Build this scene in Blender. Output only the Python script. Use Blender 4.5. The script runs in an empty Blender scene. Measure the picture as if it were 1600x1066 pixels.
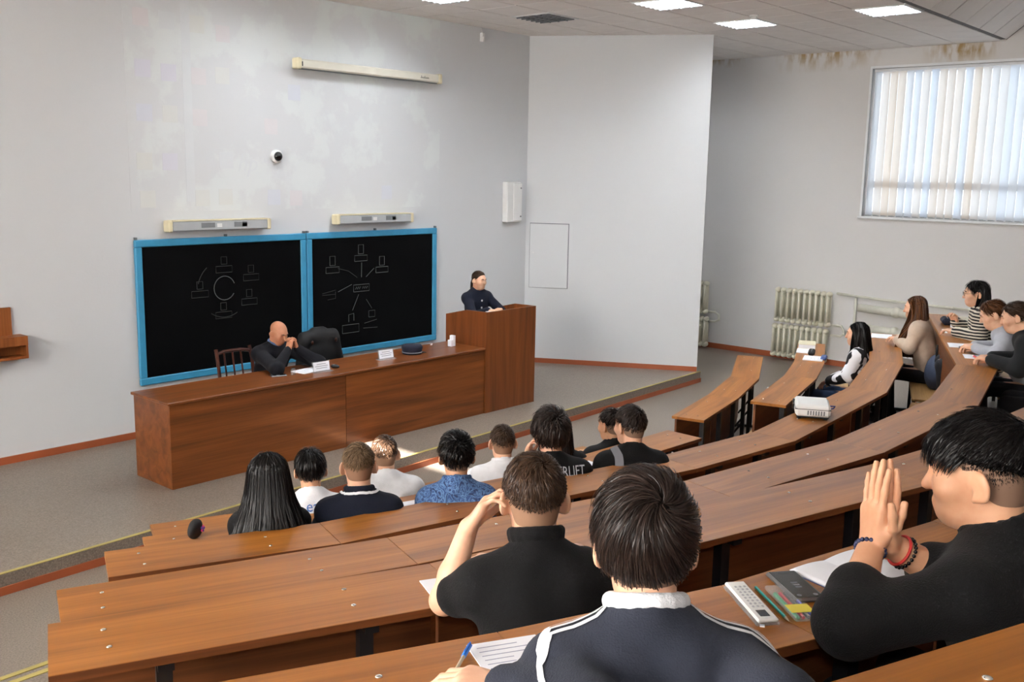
import bpy, math, random
import numpy as np
from mathutils import Matrix, Vector
random.seed(7)
RNG = np.random.default_rng(11)
PI = math.pi
SC = bpy.context.scene
COL = SC.collection

# ------------------------------------------------------------------ camera
cam_d = bpy.data.cameras.new('camera')
cam_d.sensor_width = 36.0
cam_d.lens = 1543.04 / 1600 * 36
cam_d.clip_start = 0.05
cam = bpy.data.objects.new('camera', cam_d)
COL.objects.link(cam)
CR = [(0.66226, -0.74904, 0.01864), (0.11449, 0.12575, 0.98543), (0.74047, 0.65048, -0.16903)]
cam.matrix_world = Matrix(((CR[0][0], CR[1][0], -CR[2][0], 0), (CR[0][1], CR[1][1], -CR[2][1], 0),
                           (CR[0][2], CR[1][2], -CR[2][2], 2.95), (0, 0, 0, 1)))
SC.camera = cam

# ------------------------------------------------------------------ world, sun, large lights, exposure
world = bpy.data.worlds.new('world')
SC.world = world
world.use_nodes = True
wbg = world.node_tree.nodes['Background']
wbg.inputs[0].default_value = (0.80, 0.90, 1.0, 1)
wbg.inputs[1].default_value = 1.4

sun_d = bpy.data.lights.new('sun', 'SUN')
sun_d.energy = 108.0
sun_d.angle = 0.009
sun_d.color = (1.0, 0.95, 0.89)
sun = bpy.data.objects.new('sun', sun_d)
COL.objects.link(sun)
SUN_DIR = Vector((1.0, 0.04, -0.44)).normalized()
sun.rotation_euler = SUN_DIR.to_track_quat('-Z', 'Y').to_euler()

# the photographer's flash, mounted just above the camera
fl_d = bpy.data.lights.new('camera_flash', 'SPOT')
fl_d.energy = 32.0
fl_d.spot_size = math.radians(100)
fl_d.spot_blend = 0.7
fl_d.shadow_soft_size = 0.05
fl_d.color = (1.0, 0.985, 0.965)
fl = bpy.data.objects.new('camera_flash', fl_d)
COL.objects.link(fl)
fl.location = (-0.03, -0.02, 3.10)
fl.rotation_euler = Vector((0.74, 0.65, -0.12)).to_track_quat('-Z', 'Y').to_euler()

SC.view_settings.view_transform = 'Standard'
SC.view_settings.look = 'None'
SC.view_settings.gamma = 1.0
SC.view_settings.use_curve_mapping = False
SC.view_settings.exposure = 0.38
SC.cycles.use_denoising = True
SC.cycles.max_bounces = 7
SC.cycles.diffuse_bounces = 5
SC.cycles.glossy_bounces = 4
SC.cycles.sample_clamp_indirect = 25.0
SC.cycles.caustics_reflective = True

# ------------------------------------------------------------------ materials
def srgb(r, g, b):
    def c(v):
        v /= 255.0
        return v / 12.92 if v <= 0.04045 else ((v + 0.055) / 1.055) ** 2.4
    return (c(r), c(g), c(b), 1.0)

MATS = {}
def newmat(name):
    m = bpy.data.materials.new(name)
    m.use_nodes = True
    nt = m.node_tree
    b = nt.nodes['Principled BSDF']
    MATS[name] = m
    return m, nt, b
def N(nt, t, **kw):
    n = nt.nodes.new(t)
    for k, v in kw.items():
        setattr(n, k, v)
    return n
def ramp(nt, stops):
    r = N(nt, 'ShaderNodeValToRGB')
    e = r.color_ramp.elements
    while len(e) < len(stops):
        e.new(0.5)
    for i, (p, c) in enumerate(stops):
        e[i].position = p
        e[i].color = c
    return r
def bump(nt, b, src, strength, dist=0.01):
    n = N(nt, 'ShaderNodeBump')
    n.inputs['Strength'].default_value = strength
    n.inputs['Distance'].default_value = dist
    nt.links.new(src, n.inputs['Height'])
    nt.links.new(n.outputs[0], b.inputs['Normal'])
def plain(name, col, rough=0.6, metal=0.0, var=0.06, scale=8.0, spec=0.5, bmp=0.0, bscale=60.0, emit=None):
    """one-colour material with slight procedural variation"""
    m, nt, b = newmat(name)
    tc = N(nt, 'ShaderNodeTexCoord')
    nz = N(nt, 'ShaderNodeTexNoise')
    nz.inputs['Scale'].default_value = scale
    nz.inputs['Detail'].default_value = 4
    nt.links.new(tc.outputs['Object'], nz.inputs['Vector'])
    lo = tuple(max(0, c * (1 - var)) for c in col[:3]) + (1,)
    hi = tuple(min(1, c * (1 + var)) for c in col[:3]) + (1,)
    r = ramp(nt, [(0.3, lo), (0.7, hi)])
    nt.links.new(nz.outputs['Fac'], r.inputs[0])
    nt.links.new(r.outputs[0], b.inputs['Base Color'])
    b.inputs['Roughness'].default_value = rough
    b.inputs['Metallic'].default_value = metal
    b.inputs['Specular IOR Level'].default_value = spec
    if bmp:
        n2 = N(nt, 'ShaderNodeTexNoise')
        n2.inputs['Scale'].default_value = bscale
        n2.inputs['Detail'].default_value = 3
        nt.links.new(tc.outputs['Object'], n2.inputs['Vector'])
        bump(nt, b, n2.outputs['Fac'], bmp)
    if emit:
        b.inputs['Emission Color'].default_value = emit[0]
        b.inputs['Emission Strength'].default_value = emit[1]
    return m
def wood(name, c0, c1, c2, rough=0.3, along='X', sc=1.0, coat=0.0):
    m, nt, b = newmat(name)
    tc = N(nt, 'ShaderNodeTexCoord')
    mp = N(nt, 'ShaderNodeMapping')
    s = {'X': (0.55, 9, 9), 'Z': (9, 9, 0.55)}[along]
    mp.inputs['Scale'].default_value = tuple(v * sc for v in s)
    oi = N(nt, 'ShaderNodeObjectInfo')
    va = N(nt, 'ShaderNodeVectorMath', operation='SCALE')
    va.inputs[0].default_value = (37, 11, 23)
    nt.links.new(oi.outputs['Random'], va.inputs['Scale'])
    nt.links.new(va.outputs[0], mp.inputs['Location'])
    nt.links.new(tc.outputs['Object'], mp.inputs['Vector'])
    n1 = N(nt, 'ShaderNodeTexNoise')
    n1.inputs['Scale'].default_value = 1.3
    n1.inputs['Detail'].default_value = 5
    n1.inputs['Distortion'].default_value = 0.6
    nt.links.new(mp.outputs[0], n1.inputs['Vector'])
    r = ramp(nt, [(0.30, c0), (0.5, c1), (0.72, c2)])
    nt.links.new(n1.outputs['Fac'], r.inputs[0])
    mp2 = N(nt, 'ShaderNodeMapping')
    s2 = {'X': (2.0, 120, 120), 'Z': (120, 120, 2.0)}[along]
    mp2.inputs['Scale'].default_value = s2
    nt.links.new(tc.outputs['Object'], mp2.inputs['Vector'])
    n2 = N(nt, 'ShaderNodeTexNoise')
    n2.inputs['Scale'].default_value = 1.0
    n2.inputs['Detail'].default_value = 2
    nt.links.new(mp2.outputs[0], n2.inputs['Vector'])
    mx = N(nt, 'ShaderNodeMixRGB', blend_type='MULTIPLY')
    mx.inputs[0].default_value = 0.35
    nt.links.new(r.outputs[0], mx.inputs[1])
    r2 = ramp(nt, [(0.35, (0.55, 0.5, 0.45, 1)), (0.6, (1, 1, 1, 1))])
    nt.links.new(n2.outputs['Fac'], r2.inputs[0])
    nt.links.new(r2.outputs[0], mx.inputs[2])
    nt.links.new(mx.outputs[0], b.inputs['Base Color'])
    b.inputs['Roughness'].default_value = rough
    b.inputs['Specular IOR Level'].default_value = 0.4
    b.inputs['Coat Weight'].default_value = coat
    b.inputs['Coat Roughness'].default_value = 0.2
    return m

wood('desk_laminate', srgb(130, 78, 28), srgb(162, 101, 37), srgb(180, 118, 50), 0.38)
wood('desk_panel', srgb(92, 52, 27), srgb(118, 68, 36), srgb(138, 84, 46), 0.45)
wood('table_laminate', srgb(96, 52, 24), srgb(122, 68, 31), srgb(140, 82, 40), 0.32)
wood('lectern_laminate', srgb(92, 50, 24), srgb(120, 66, 31), srgb(136, 78, 38), 0.34, along='Z')
wood('plywood', srgb(160, 122, 70), srgb(182, 142, 86), srgb(198, 160, 104), 0.45)
wood('box_wood', srgb(120, 66, 30), srgb(146, 84, 42), srgb(160, 98, 52), 0.4, along='Z')
wood('chair_wood', srgb(50, 22, 14), srgb(70, 32, 20), srgb(84, 40, 26), 0.3, along='Z')
plain('baseboard_paint', srgb(160, 84, 50), 0.4, var=0.10, scale=3)
plain('black_steel', srgb(26, 26, 30), 0.4, var=0.2, spec=0.5)
plain('bolt_steel', srgb(215, 210, 200), 0.25, metal=0.8)
plain('yellow_strip', srgb(176, 160, 92), 0.6, var=0.15, scale=5)
plain('blue_frame', srgb(60, 146, 186), 0.45, var=0.08)
plain('chalk', srgb(92, 96, 96), 0.9)
plain('chalk_faint', srgb(48, 50, 50), 0.9)
plain('cream_plastic', srgb(216, 206, 172), 0.45)
plain('lamp_grey', srgb(178, 182, 184), 0.35, var=0.05)
plain('lamp_dark', srgb(120, 124, 126), 0.5)
plain('white_plastic', srgb(226, 226, 224), 0.4, var=0.02)
plain('screen_case', srgb(214, 210, 196), 0.5, var=0.03)
plain('ink_dark', srgb(40, 40, 44), 0.6)
plain('ink_grey', srgb(120, 122, 130), 0.7)
plain('black_gloss', srgb(14, 14, 16), 0.1, spec=0.6)
plain('black_matte', srgb(16, 16, 18), 0.7, bmp=0.1)
plain('radiator_paint', srgb(224, 220, 200), 0.4, var=0.05)
plain('pipe_paint', srgb(212, 210, 196), 0.45, var=0.05)
plain('tile_white', srgb(230, 225, 221), 0.85, var=0.03, scale=3, bmp=0.15, bscale=120)
plain('tile_grid', srgb(92, 87, 84), 0.7)
plain('ceiling_paint', srgb(214, 209, 204), 0.85, var=0.03)
plain('lamp_tube', (0.9, 0.95, 1, 1), 0.4, emit=((0.88, 0.94, 1.0, 1), 9.0))
plain('lamp_tube_off', srgb(150, 150, 152), 0.4)
plain('louvre', srgb(110, 112, 116), 0.5, var=0.02)
plain('window_pvc', srgb(236, 238, 240), 0.35, var=0.02)
plain('paper', srgb(232, 234, 240), 0.8, var=0.02)
plain('grey_metal', srgb(120, 122, 124), 0.35, metal=0.7)
plain('navy_cloth', srgb(20, 24, 44), 0.85, bmp=0.3, bscale=300)
plain('gold', srgb(200, 164, 84), 0.3, metal=0.9)

def wall_mat(name, col, stain=False):
    m, nt, b = newmat(name)
    tc = N(nt, 'ShaderNodeTexCoord')
    nz = N(nt, 'ShaderNodeTexNoise')
    nz.inputs['Scale'].default_value = 0.8
    nz.inputs['Detail'].default_value = 5
    nt.links.new(tc.outputs['Object'], nz.inputs['Vector'])
    r = ramp(nt, [(0.3, tuple(c * 0.97 for c in col[:3]) + (1,)), (0.7, col)])
    nt.links.new(nz.outputs['Fac'], r.inputs[0])
    out = r.outputs[0]
    if stain:
        # water stains where the leak ran down below the ceiling (fixed places on the wall)
        sep = N(nt, 'ShaderNodeSeparateXYZ')
        nt.links.new(tc.outputs['Object'], sep.inputs[0])
        def band(axis, lo0, lo1, hi1, hi0):
            a = N(nt, 'ShaderNodeMapRange'); a.inputs[1].default_value = lo0; a.inputs[2].default_value = lo1
            c = N(nt, 'ShaderNodeMapRange'); c.inputs[1].default_value = hi0; c.inputs[2].default_value = hi1
            nt.links.new(sep.outputs[axis], a.inputs[0]); nt.links.new(sep.outputs[axis], c.inputs[0])
            mm = N(nt, 'ShaderNodeMath', operation='MULTIPLY')
            nt.links.new(a.outputs[0], mm.inputs[0]); nt.links.new(c.outputs[0], mm.inputs[1])
            return mm.outputs[0]
        mp = N(nt, 'ShaderNodeMapping'); mp.inputs['Scale'].default_value = (1, 5.5, 2.2)
        nt.links.new(tc.outputs['Object'], mp.inputs['Vector'])
        n2 = N(nt, 'ShaderNodeTexNoise'); n2.inputs['Scale'].default_value = 1.6; n2.inputs['Detail'].default_value = 6
        nt.links.new(mp.outputs[0], n2.inputs['Vector'])
        r2 = ramp(nt, [(0.42, (0, 0, 0, 1)), (0.6, (1, 1, 1, 1))])
        nt.links.new(n2.outputs['Fac'], r2.inputs[0])
        acc = None
        for args in ((5.9, 6.5, 7.2, 7.7, 4.55, 4.84), (4.3, 4.6, 5.0, 5.4, 4.55, 4.75), (8.2, 8.6, 9.3, 9.4, 4.70, 4.86)):
            y = band(1, args[0], args[1], args[2], args[3])
            z = N(nt, 'ShaderNodeMapRange'); z.inputs[1].default_value = args[4]; z.inputs[2].default_value = args[5]
            nt.links.new(sep.outputs[2], z.inputs[0])
            mm = N(nt, 'ShaderNodeMath', operation='MULTIPLY'); nt.links.new(y, mm.inputs[0]); nt.links.new(z.outputs[0], mm.inputs[1])
            if acc is None: acc = mm.outputs[0]
            else:
                ad = N(nt, 'ShaderNodeMath', operation='ADD'); nt.links.new(acc, ad.inputs[0]); nt.links.new(mm.outputs[0], ad.inputs[1]); acc = ad.outputs[0]
        mu = N(nt, 'ShaderNodeMath', operation='MULTIPLY'); nt.links.new(acc, mu.inputs[0]); nt.links.new(r2.outputs[0], mu.inputs[1])
        mx = N(nt, 'ShaderNodeMixRGB'); nt.links.new(mu.outputs[0], mx.inputs[0]); nt.links.new(out, mx.inputs[1])
        mx.inputs[2].default_value = srgb(168, 142, 96)
        out = mx.outputs[0]
    nt.links.new(out, b.inputs['Base Color'])
    b.inputs['Roughness'].default_value = 0.75
    b.inputs['Specular IOR Level'].default_value = 0.3
    n3 = N(nt, 'ShaderNodeTexNoise'); n3.inputs['Scale'].default_value = 35; n3.inputs['Detail'].default_value = 3
    nt.links.new(tc.outputs['Object'], n3.inputs['Vector'])
    bump(nt, b, n3.outputs['Fac'], 0.08)
    return m
wall_mat('wall_paint', srgb(208, 210, 212))
wall_mat('wall_paint_side', srgb(220, 218, 216), stain=True)

def floor_mat():
    m, nt, b = newmat('floor_lino')
    tc = N(nt, 'ShaderNodeTexCoord')
    n1 = N(nt, 'ShaderNodeTexNoise'); n1.inputs['Scale'].default_value = 90; n1.inputs['Detail'].default_value = 3
    n2 = N(nt, 'ShaderNodeTexNoise'); n2.inputs['Scale'].default_value = 0.9; n2.inputs['Detail'].default_value = 5
    nt.links.new(tc.outputs['Object'], n1.inputs['Vector']); nt.links.new(tc.outputs['Object'], n2.inputs['Vector'])
    r1 = ramp(nt, [(0.35, srgb(114, 104, 94)), (0.65, srgb(144, 133, 121))])
    nt.links.new(n1.outputs['Fac'], r1.inputs[0])
    r2 = ramp(nt, [(0.3, (0.86, 0.86, 0.87, 1)), (0.7, (1, 1, 1, 1))])
    nt.links.new(n2.outputs['Fac'], r2.inputs[0])
    mx = N(nt, 'ShaderNodeMixRGB', blend_type='MULTIPLY'); mx.inputs[0].default_value = 1
    nt.links.new(r1.outputs[0], mx.inputs[1]); nt.links.new(r2.outputs[0], mx.inputs[2])
    nt.links.new(mx.outputs[0], b.inputs['Base Color'])
    b.inputs['Roughness'].default_value = 0.38
    b.inputs['Specular IOR Level'].default_value = 0.4
floor_mat()

def board_mat():
    m, nt, b = newmat('blackboard_paint')
    tc = N(nt, 'ShaderNodeTexCoord')
    n2 = N(nt, 'ShaderNodeTexNoise'); n2.inputs['Scale'].default_value = 1.4; n2.inputs['Detail'].default_value = 6
    nt.links.new(tc.outputs['Object'], n2.inputs['Vector'])
    r2 = ramp(nt, [(0.35, srgb(9, 9, 10)), (0.75, srgb(14, 15, 16))])
    nt.links.new(n2.outputs['Fac'], r2.inputs[0])
    nt.links.new(r2.outputs[0], b.inputs['Base Color'])
    b.inputs['Roughness'].default_value = 0.55
    b.inputs['Specular IOR Level'].default_value = 0.05
board_mat()

def slat_mat():
    m, nt, b = newmat('blind_fabric')
    nt.nodes.remove(b)
    out = nt.nodes['Material Output']
    oi = N(nt, 'ShaderNodeObjectInfo')
    r = ramp(nt, [(0.0, srgb(236, 222, 206)), (0.35, srgb(240, 236, 232)), (0.7, srgb(228, 236, 246)), (1.0, srgb(240, 240, 240))])
    nt.links.new(oi.outputs['Random'], r.inputs[0])
    d = N(nt, 'ShaderNodeBsdfDiffuse'); t = N(nt, 'ShaderNodeBsdfTranslucent')
    nt.links.new(r.outputs[0], d.inputs[0]); nt.links.new(r.outputs[0], t.inputs[0])
    mx = N(nt, 'ShaderNodeMixShader'); mx.inputs[0].default_value = 0.6
    nt.links.new(d.outputs[0], mx.inputs[1]); nt.links.new(t.outputs[0], mx.inputs[2])
    nt.links.new(mx.outputs[0], out.inputs[0])
slat_mat()

def glass_mat(name, col=(1, 1, 1, 1), rough=0.0, alpha=0.75):
    m, nt, b = newmat(name)
    out = nt.nodes['Material Output']
    tr = N(nt, 'ShaderNodeBsdfTransparent'); tr.inputs[0].default_value = col
    b.inputs['Base Color'].default_value = col
    b.inputs['Roughness'].default_value = 0.05
    mx = N(nt, 'ShaderNodeMixShader'); mx.inputs[0].default_value = 1 - alpha
    nt.links.new(tr.outputs[0], mx.inputs[1]); nt.links.new(b.outputs[0], mx.inputs[2])
    nt.links.new(mx.outputs[0], out.inputs[0])
glass_mat('window_glass', alpha=0.93)
glass_mat('acrylic', (0.95, 0.97, 0.98, 1), alpha=0.82)

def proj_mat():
    """stands in for projector light on the wall: a faint glow put into the colour"""
    m, nt, b = newmat('painted_projection')
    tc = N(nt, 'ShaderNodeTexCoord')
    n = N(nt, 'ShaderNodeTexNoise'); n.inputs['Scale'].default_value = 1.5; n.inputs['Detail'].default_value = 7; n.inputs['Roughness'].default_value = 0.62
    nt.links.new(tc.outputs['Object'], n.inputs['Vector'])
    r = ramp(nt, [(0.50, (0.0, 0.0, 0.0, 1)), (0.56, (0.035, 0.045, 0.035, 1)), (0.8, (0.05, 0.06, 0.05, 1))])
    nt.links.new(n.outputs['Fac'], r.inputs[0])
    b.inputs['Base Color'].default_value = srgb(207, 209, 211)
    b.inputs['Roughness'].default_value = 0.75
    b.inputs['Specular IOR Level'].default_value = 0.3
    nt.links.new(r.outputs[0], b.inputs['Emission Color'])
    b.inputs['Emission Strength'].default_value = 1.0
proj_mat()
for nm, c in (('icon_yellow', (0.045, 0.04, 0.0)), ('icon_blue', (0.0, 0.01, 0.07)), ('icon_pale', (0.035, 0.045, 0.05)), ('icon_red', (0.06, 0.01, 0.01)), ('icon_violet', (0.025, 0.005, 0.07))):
    plain(nm, srgb(206, 208, 210), 0.75, var=0.01, emit=(c + (1,), 0.6))  # icon patches glow on their own in place of projector light

# ------------------------------------------------------------------ mesh helpers
def finish(me, mat, smooth):
    if mat: me.materials.append(MATS[mat])
    if smooth:
        me.polygons.foreach_set('use_smooth', np.ones(len(me.polygons), dtype=bool))
    me.update()
def link(name, me, parent=None):
    o = bpy.data.objects.new(name, me)
    COL.objects.link(o)
    if parent is not None: o.parent = parent
    return o
class MB:
    """collects shapes and links them as one mesh object"""
    def __init__(s): s.v = []; s.f = []
    def add(s, v, f):
        n = len(s.v); s.v += [tuple(p) for p in v]; s.f += [tuple(i + n for i in q) for q in f]; return s
    def box(s, x0, x1, y0, y1, z0, z1, M=None):
        v = [(x, y, z) for x in (x0, x1) for y in (y0, y1) for z in (z0, z1)]
        if M is not None: v = [tuple(M @ Vector(p)) for p in v]
        return s.add(v, [(0, 1, 3, 2), (4, 6, 7, 5), (0, 4, 5, 1), (2, 3, 7, 6), (0, 2, 6, 4), (1, 5, 7, 3)])
    def bbox(s, x0, x1, y0, y1, z0, z1, c=0.01, M=None):
        """box with chamfered edges"""
        X, Y, Z = (x0, x1), (y0, y1), (z0, z1)
        idx = {}; v = []
        for i in (0, 1):
            for j in (0, 1):
                for k in (0, 1):
                    sx, sy, sz = 1 - 2 * i, 1 - 2 * j, 1 - 2 * k
                    for a, p in enumerate(((X[i], Y[j] + sy * c, Z[k] + sz * c), (X[i] + sx * c, Y[j], Z[k] + sz * c), (X[i] + sx * c, Y[j] + sy * c, Z[k]))):
                        idx[i, j, k, a] = len(v); v.append(p)
        f = []
        g = lambda *t: idx[t]
        for i in (0, 1): f.append([g(i, 0, 0, 0), g(i, 1, 0, 0), g(i, 1, 1, 0), g(i, 0, 1, 0)][::(1 if i else -1)])
        for j in (0, 1): f.append([g(0, j, 0, 1), g(0, j, 1, 1), g(1, j, 1, 1), g(1, j, 0, 1)][::(1 if j else -1)])
        for k in (0, 1): f.append([g(0, 0, k, 2), g(1, 0, k, 2), g(1, 1, k, 2), g(0, 1, k, 2)][::(1 if k else -1)])
        for i in (0, 1):
            for j in (0, 1):
                q = [g(i, j, 0, 0), g(i, j, 1, 0), g(i, j, 1, 1), g(i, j, 0, 1)]
                f.append(q if (i != j) else q[::-1])
                q = [g(i, 0, j, 0), g(i, 1, j, 0), g(i, 1, j, 2), g(i, 0, j, 2)]
                f.append(q if (i == j) else q[::-1])
                q = [g(0, i, j, 1), g(1, i, j, 1), g(1, i, j, 2), g(0, i, j, 2)]
                f.append(q if (i != j) else q[::-1])
                for k in (0, 1):
                    q = [g(i, j, k, 0), g(i, j, k, 1), g(i, j, k, 2)]
                    f.append(q if (i + j + k) % 2 else q[::-1])
        if M is not None: v = [tuple(M @ Vector(p)) for p in v]
        return s.add(v, f)
    def tube(s, pts, r, n=8, cap=True, closed=False):
        P = [Vector(p) for p in pts]; m = len(P)
        rr = r if isinstance(r, (list, tuple)) else [r] * m
        v = []; f = []
        up = Vector((0.13, 0.21, 0.97)); prev = None
        for i, p in enumerate(P):
            if closed: t = (P[(i + 1) % m] - P[i - 1])
            else: t = (P[min(i + 1, m - 1)] - P[max(i - 1, 0)])
            t.normalize()
            if prev is None: a = t.orthogonal().normalized()
            else: a = (prev - t * prev.dot(t)).normalized()
            prev = a
            b = t.cross(a)
            for k in range(n):
                th = 2 * PI * k / n
                v.append(p + (a * math.cos(th) + b * math.sin(th)) * rr[i])
        for i in range(m if closed else m - 1):
            for k in range(n):
                a0, a1 = i * n + k, i * n + (k + 1) % n
                b0, b1 = ((i + 1) % m) * n + k, ((i + 1) % m) * n + (k + 1) % n
                f.append((a0, a1, b1, b0))
        if cap and not closed:
            f.append(tuple(range(n))[::-1]); f.append(tuple((m - 1) * n + k for k in range(n)))
        return s.add(v, f)
    def lathe(s, prof, n=20, c=(0, 0, 0), M=None):
        v = []; f = []
        for r, z in prof:
            for k in range(n):
                th = 2 * PI * k / n
                p = Vector((c[0] + r * math.cos(th), c[1] + r * math.sin(th), c[2] + z))
                v.append(M @ p if M is not None else p)
        for i in range(len(prof) - 1):
            for k in range(n):
                f.append((i * n + k, i * n + (k + 1) % n, (i + 1) * n + (k + 1) % n, (i + 1) * n + k))
        f.append(tuple(range(n))[::-1]); f.append(tuple((len(prof) - 1) * n + k for k in range(n)))
        return s.add(v, f)
    def prism(s, poly, z0, z1):
        n = len(poly)
        v = [(x, y, z0) for x, y in poly] + [(x, y, z1) for x, y in poly]
        f = [tuple(range(n))[::-1], tuple(range(n, 2 * n))] + [(i, (i + 1) % n, n + (i + 1) % n, n + i) for i in range(n)]
        return s.add(v, f)
    def ell(s, c, r, n=16, m=10, M=None):
        v = []; f = []
        for i in range(1, m):
            ph = PI * i / m
            for k in range(n):
                th = 2 * PI * k / n
                p = Vector((c[0] + r[0] * math.sin(ph) * math.cos(th), c[1] + r[1] * math.sin(ph) * math.sin(th), c[2] + r[2] * math.cos(ph)))
                v.append(M @ p if M is not None else p)
        top = Vector((c[0], c[1], c[2] + r[2])); bot = Vector((c[0], c[1], c[2] - r[2]))
        v.append(M @ top if M is not None else top); v.append(M @ bot if M is not None else bot)
        T, B = len(v) - 2, len(v) - 1
        for i in range(m - 2):
            for k in range(n):
                f.append((i * n + k, (i + 1) * n + k, (i + 1) * n + (k + 1) % n, i * n + (k + 1) % n))
        for k in range(n):
            f.append((T, k, (k + 1) % n)); f.append((B, (m - 2) * n + (k + 1) % n, (m - 2) * n + k))
        return s.add(v, f)
    def mesh(s, name, mat, smooth=False):
        me = bpy.data.meshes.new(name)
        me.from_pydata([tuple(p) for p in s.v], [], s.f)
        finish(me, mat, smooth)
        return me
    def obj(s, name, mat, parent=None, smooth=False):
        return link(name, s.mesh(name, mat, smooth), parent)

def empty(name, loc=(0, 0, 0), rz=0.0):
    o = bpy.data.objects.new(name, None)
    o.empty_display_size = 0.1
    COL.objects.link(o)
    o.location = loc; o.rotation_euler = (0, 0, rz)
    return o
def tag(o, label, cat, group=None):
    o['label'] = label; o['category'] = cat
    if group: o['group'] = group
    return o
def thing(name, label, cat, loc=(0, 0, 0), rz=0.0, group=None):
    return tag(empty(name, loc, rz), label, cat, group)
def struct(o):
    o['kind'] = 'structure'; return o
def text_mesh(txt, size, mat, parent, M, name='lettering', extrude=0.0005, shear=0.0, align='CENTER'):
    cu = bpy.data.curves.new(name, 'FONT')
    cu.body = txt; cu.size = size; cu.align_x = align; cu.align_y = 'CENTER'; cu.extrude = extrude; cu.shear = shear
    cu.resolution_u = 2
    tmp = bpy.data.objects.new('tmp_text', cu)
    COL.objects.link(tmp)
    bpy.context.view_layer.update()
    me = bpy.data.meshes.new_from_object(tmp.evaluated_get(bpy.context.evaluated_depsgraph_get()))
    bpy.data.objects.remove(tmp); bpy.data.curves.remove(cu)
    me.materials.clear(); me.name = name
    finish(me, mat, False)
    o = link(name, me, parent)
    o.matrix_local = M
    return o

# ------------------------------------------------------------------ room shell
XL, XR, YF, YB = -3.3, 15.0, 9.46, -3.2
ZC, ZC2 = 4.85, 6.2            # suspended ceiling over the front, raised ceiling over the back
YS0, YS1 = 4.25, 2.6           # where the ceiling slopes up
PA, PB = (11.03, 9.46), (12.3, 7.24)   # angled partition beside the stage

struct(MB().box(XL - 0.2, XR + 0.2, YB - 0.2, YF + 0.2, -0.1, 0.0).obj('floor', 'floor_lino'))
struct(MB().box(XL - 0.2, XR + 0.2, YF, YF + 0.2, 0, 6.3).obj('wall_front', 'wall_paint'))
struct(MB().box(XL - 0.2, XR + 0.2, YB - 0.2, YB, 0, 6.3).obj('wall_back', 'wall_paint'))
# right wall with its window opening
WY0, WY1, WZ0, WZ1 = 1.2, 6.08, 2.38, 4.57
wr = MB()
wr.box(XR, XR + 0.25, YB, WY0, 0, 6.3); wr.box(XR, XR + 0.25, WY1, YF, 0, 6.3)
wr.box(XR, XR + 0.25, WY0, WY1, 0, WZ0); wr.box(XR, XR + 0.25, WY0, WY1, WZ1, 6.3)
struct(wr.obj('wall_right', 'wall_paint_side'))
# left wall (behind the photographer) with a long window
LY0, LY1, LZ0, LZ1 = 0.4, 7.9, 2.38, 4.60
wl = MB()
wl.box(XL - 0.25, XL, YB, LY0, 0, 6.3); wl.box(XL - 0.25, XL, LY1, YF, 0, 6.3)
wl.box(XL - 0.25, XL, LY0, LY1, 0, LZ0); wl.box(XL - 0.25, XL, LY0, LY1, LZ1, 6.3)
struct(wl.obj('wall_left', 'wall_paint'))
# angled partition
d = Vector((PB[0] - PA[0], PB[1] - PA[1])).normalized(); nrm = Vector((-d.y, d.x))
if nrm.x < 0: nrm = -nrm
th = 0.13
struct(MB().prism([PA, PB, (PB[0] + nrm.x * th, PB[1] + nrm.y * th), (PA[0] + nrm.x * th, PA[1] + nrm.y * th + 0.0)], 0, ZC + 0.05).obj('wall_partition', 'wall_paint'))
# stage
SE0, SE1 = (XL, 6.65), (12.33, 7.19)
stage_h = 0.15
struct(MB().prism([SE0, SE1, (12.28, 7.28), (11.03, 9.5), (XL, 9.5)], 0, stage_h).obj('floor_stage', 'floor_lino'))
def strip(p0, p1, w, z0, z1, side):
    a = Vector(p0); b = Vector(p1); t = (b - a).normalized(); n = Vector((-t.y, t.x)) * side
    return [tuple(a), tuple(b), tuple(b + n * w), tuple(a + n * w)]
struct(MB().prism(strip(SE0, SE1, -0.012, 0, 0, 1), 0.0, 0.06).obj('baseboard_stage', 'baseboard_paint'))
struct(MB().prism(strip(SE0, SE1, 0.03, 0, 0, 1), stage_h, stage_h + 0.005).obj('trim_1', 'yellow_strip'))
struct(MB().box(XL, 11.03, YF - 0.015, YF, stage_h, stage_h + 0.07).obj('baseboard_front', 'baseboard_paint'))
struct(MB().prism(strip(PA, PB, 0.015, 0, 0, -1), stage_h, stage_h + 0.07).obj('baseboard_partition', 'baseboard_paint'))
struct(MB().box(XR - 0.015, XR, YB, YF, 0, 0.09).obj('baseboard_right', 'baseboard_paint'))

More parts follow.
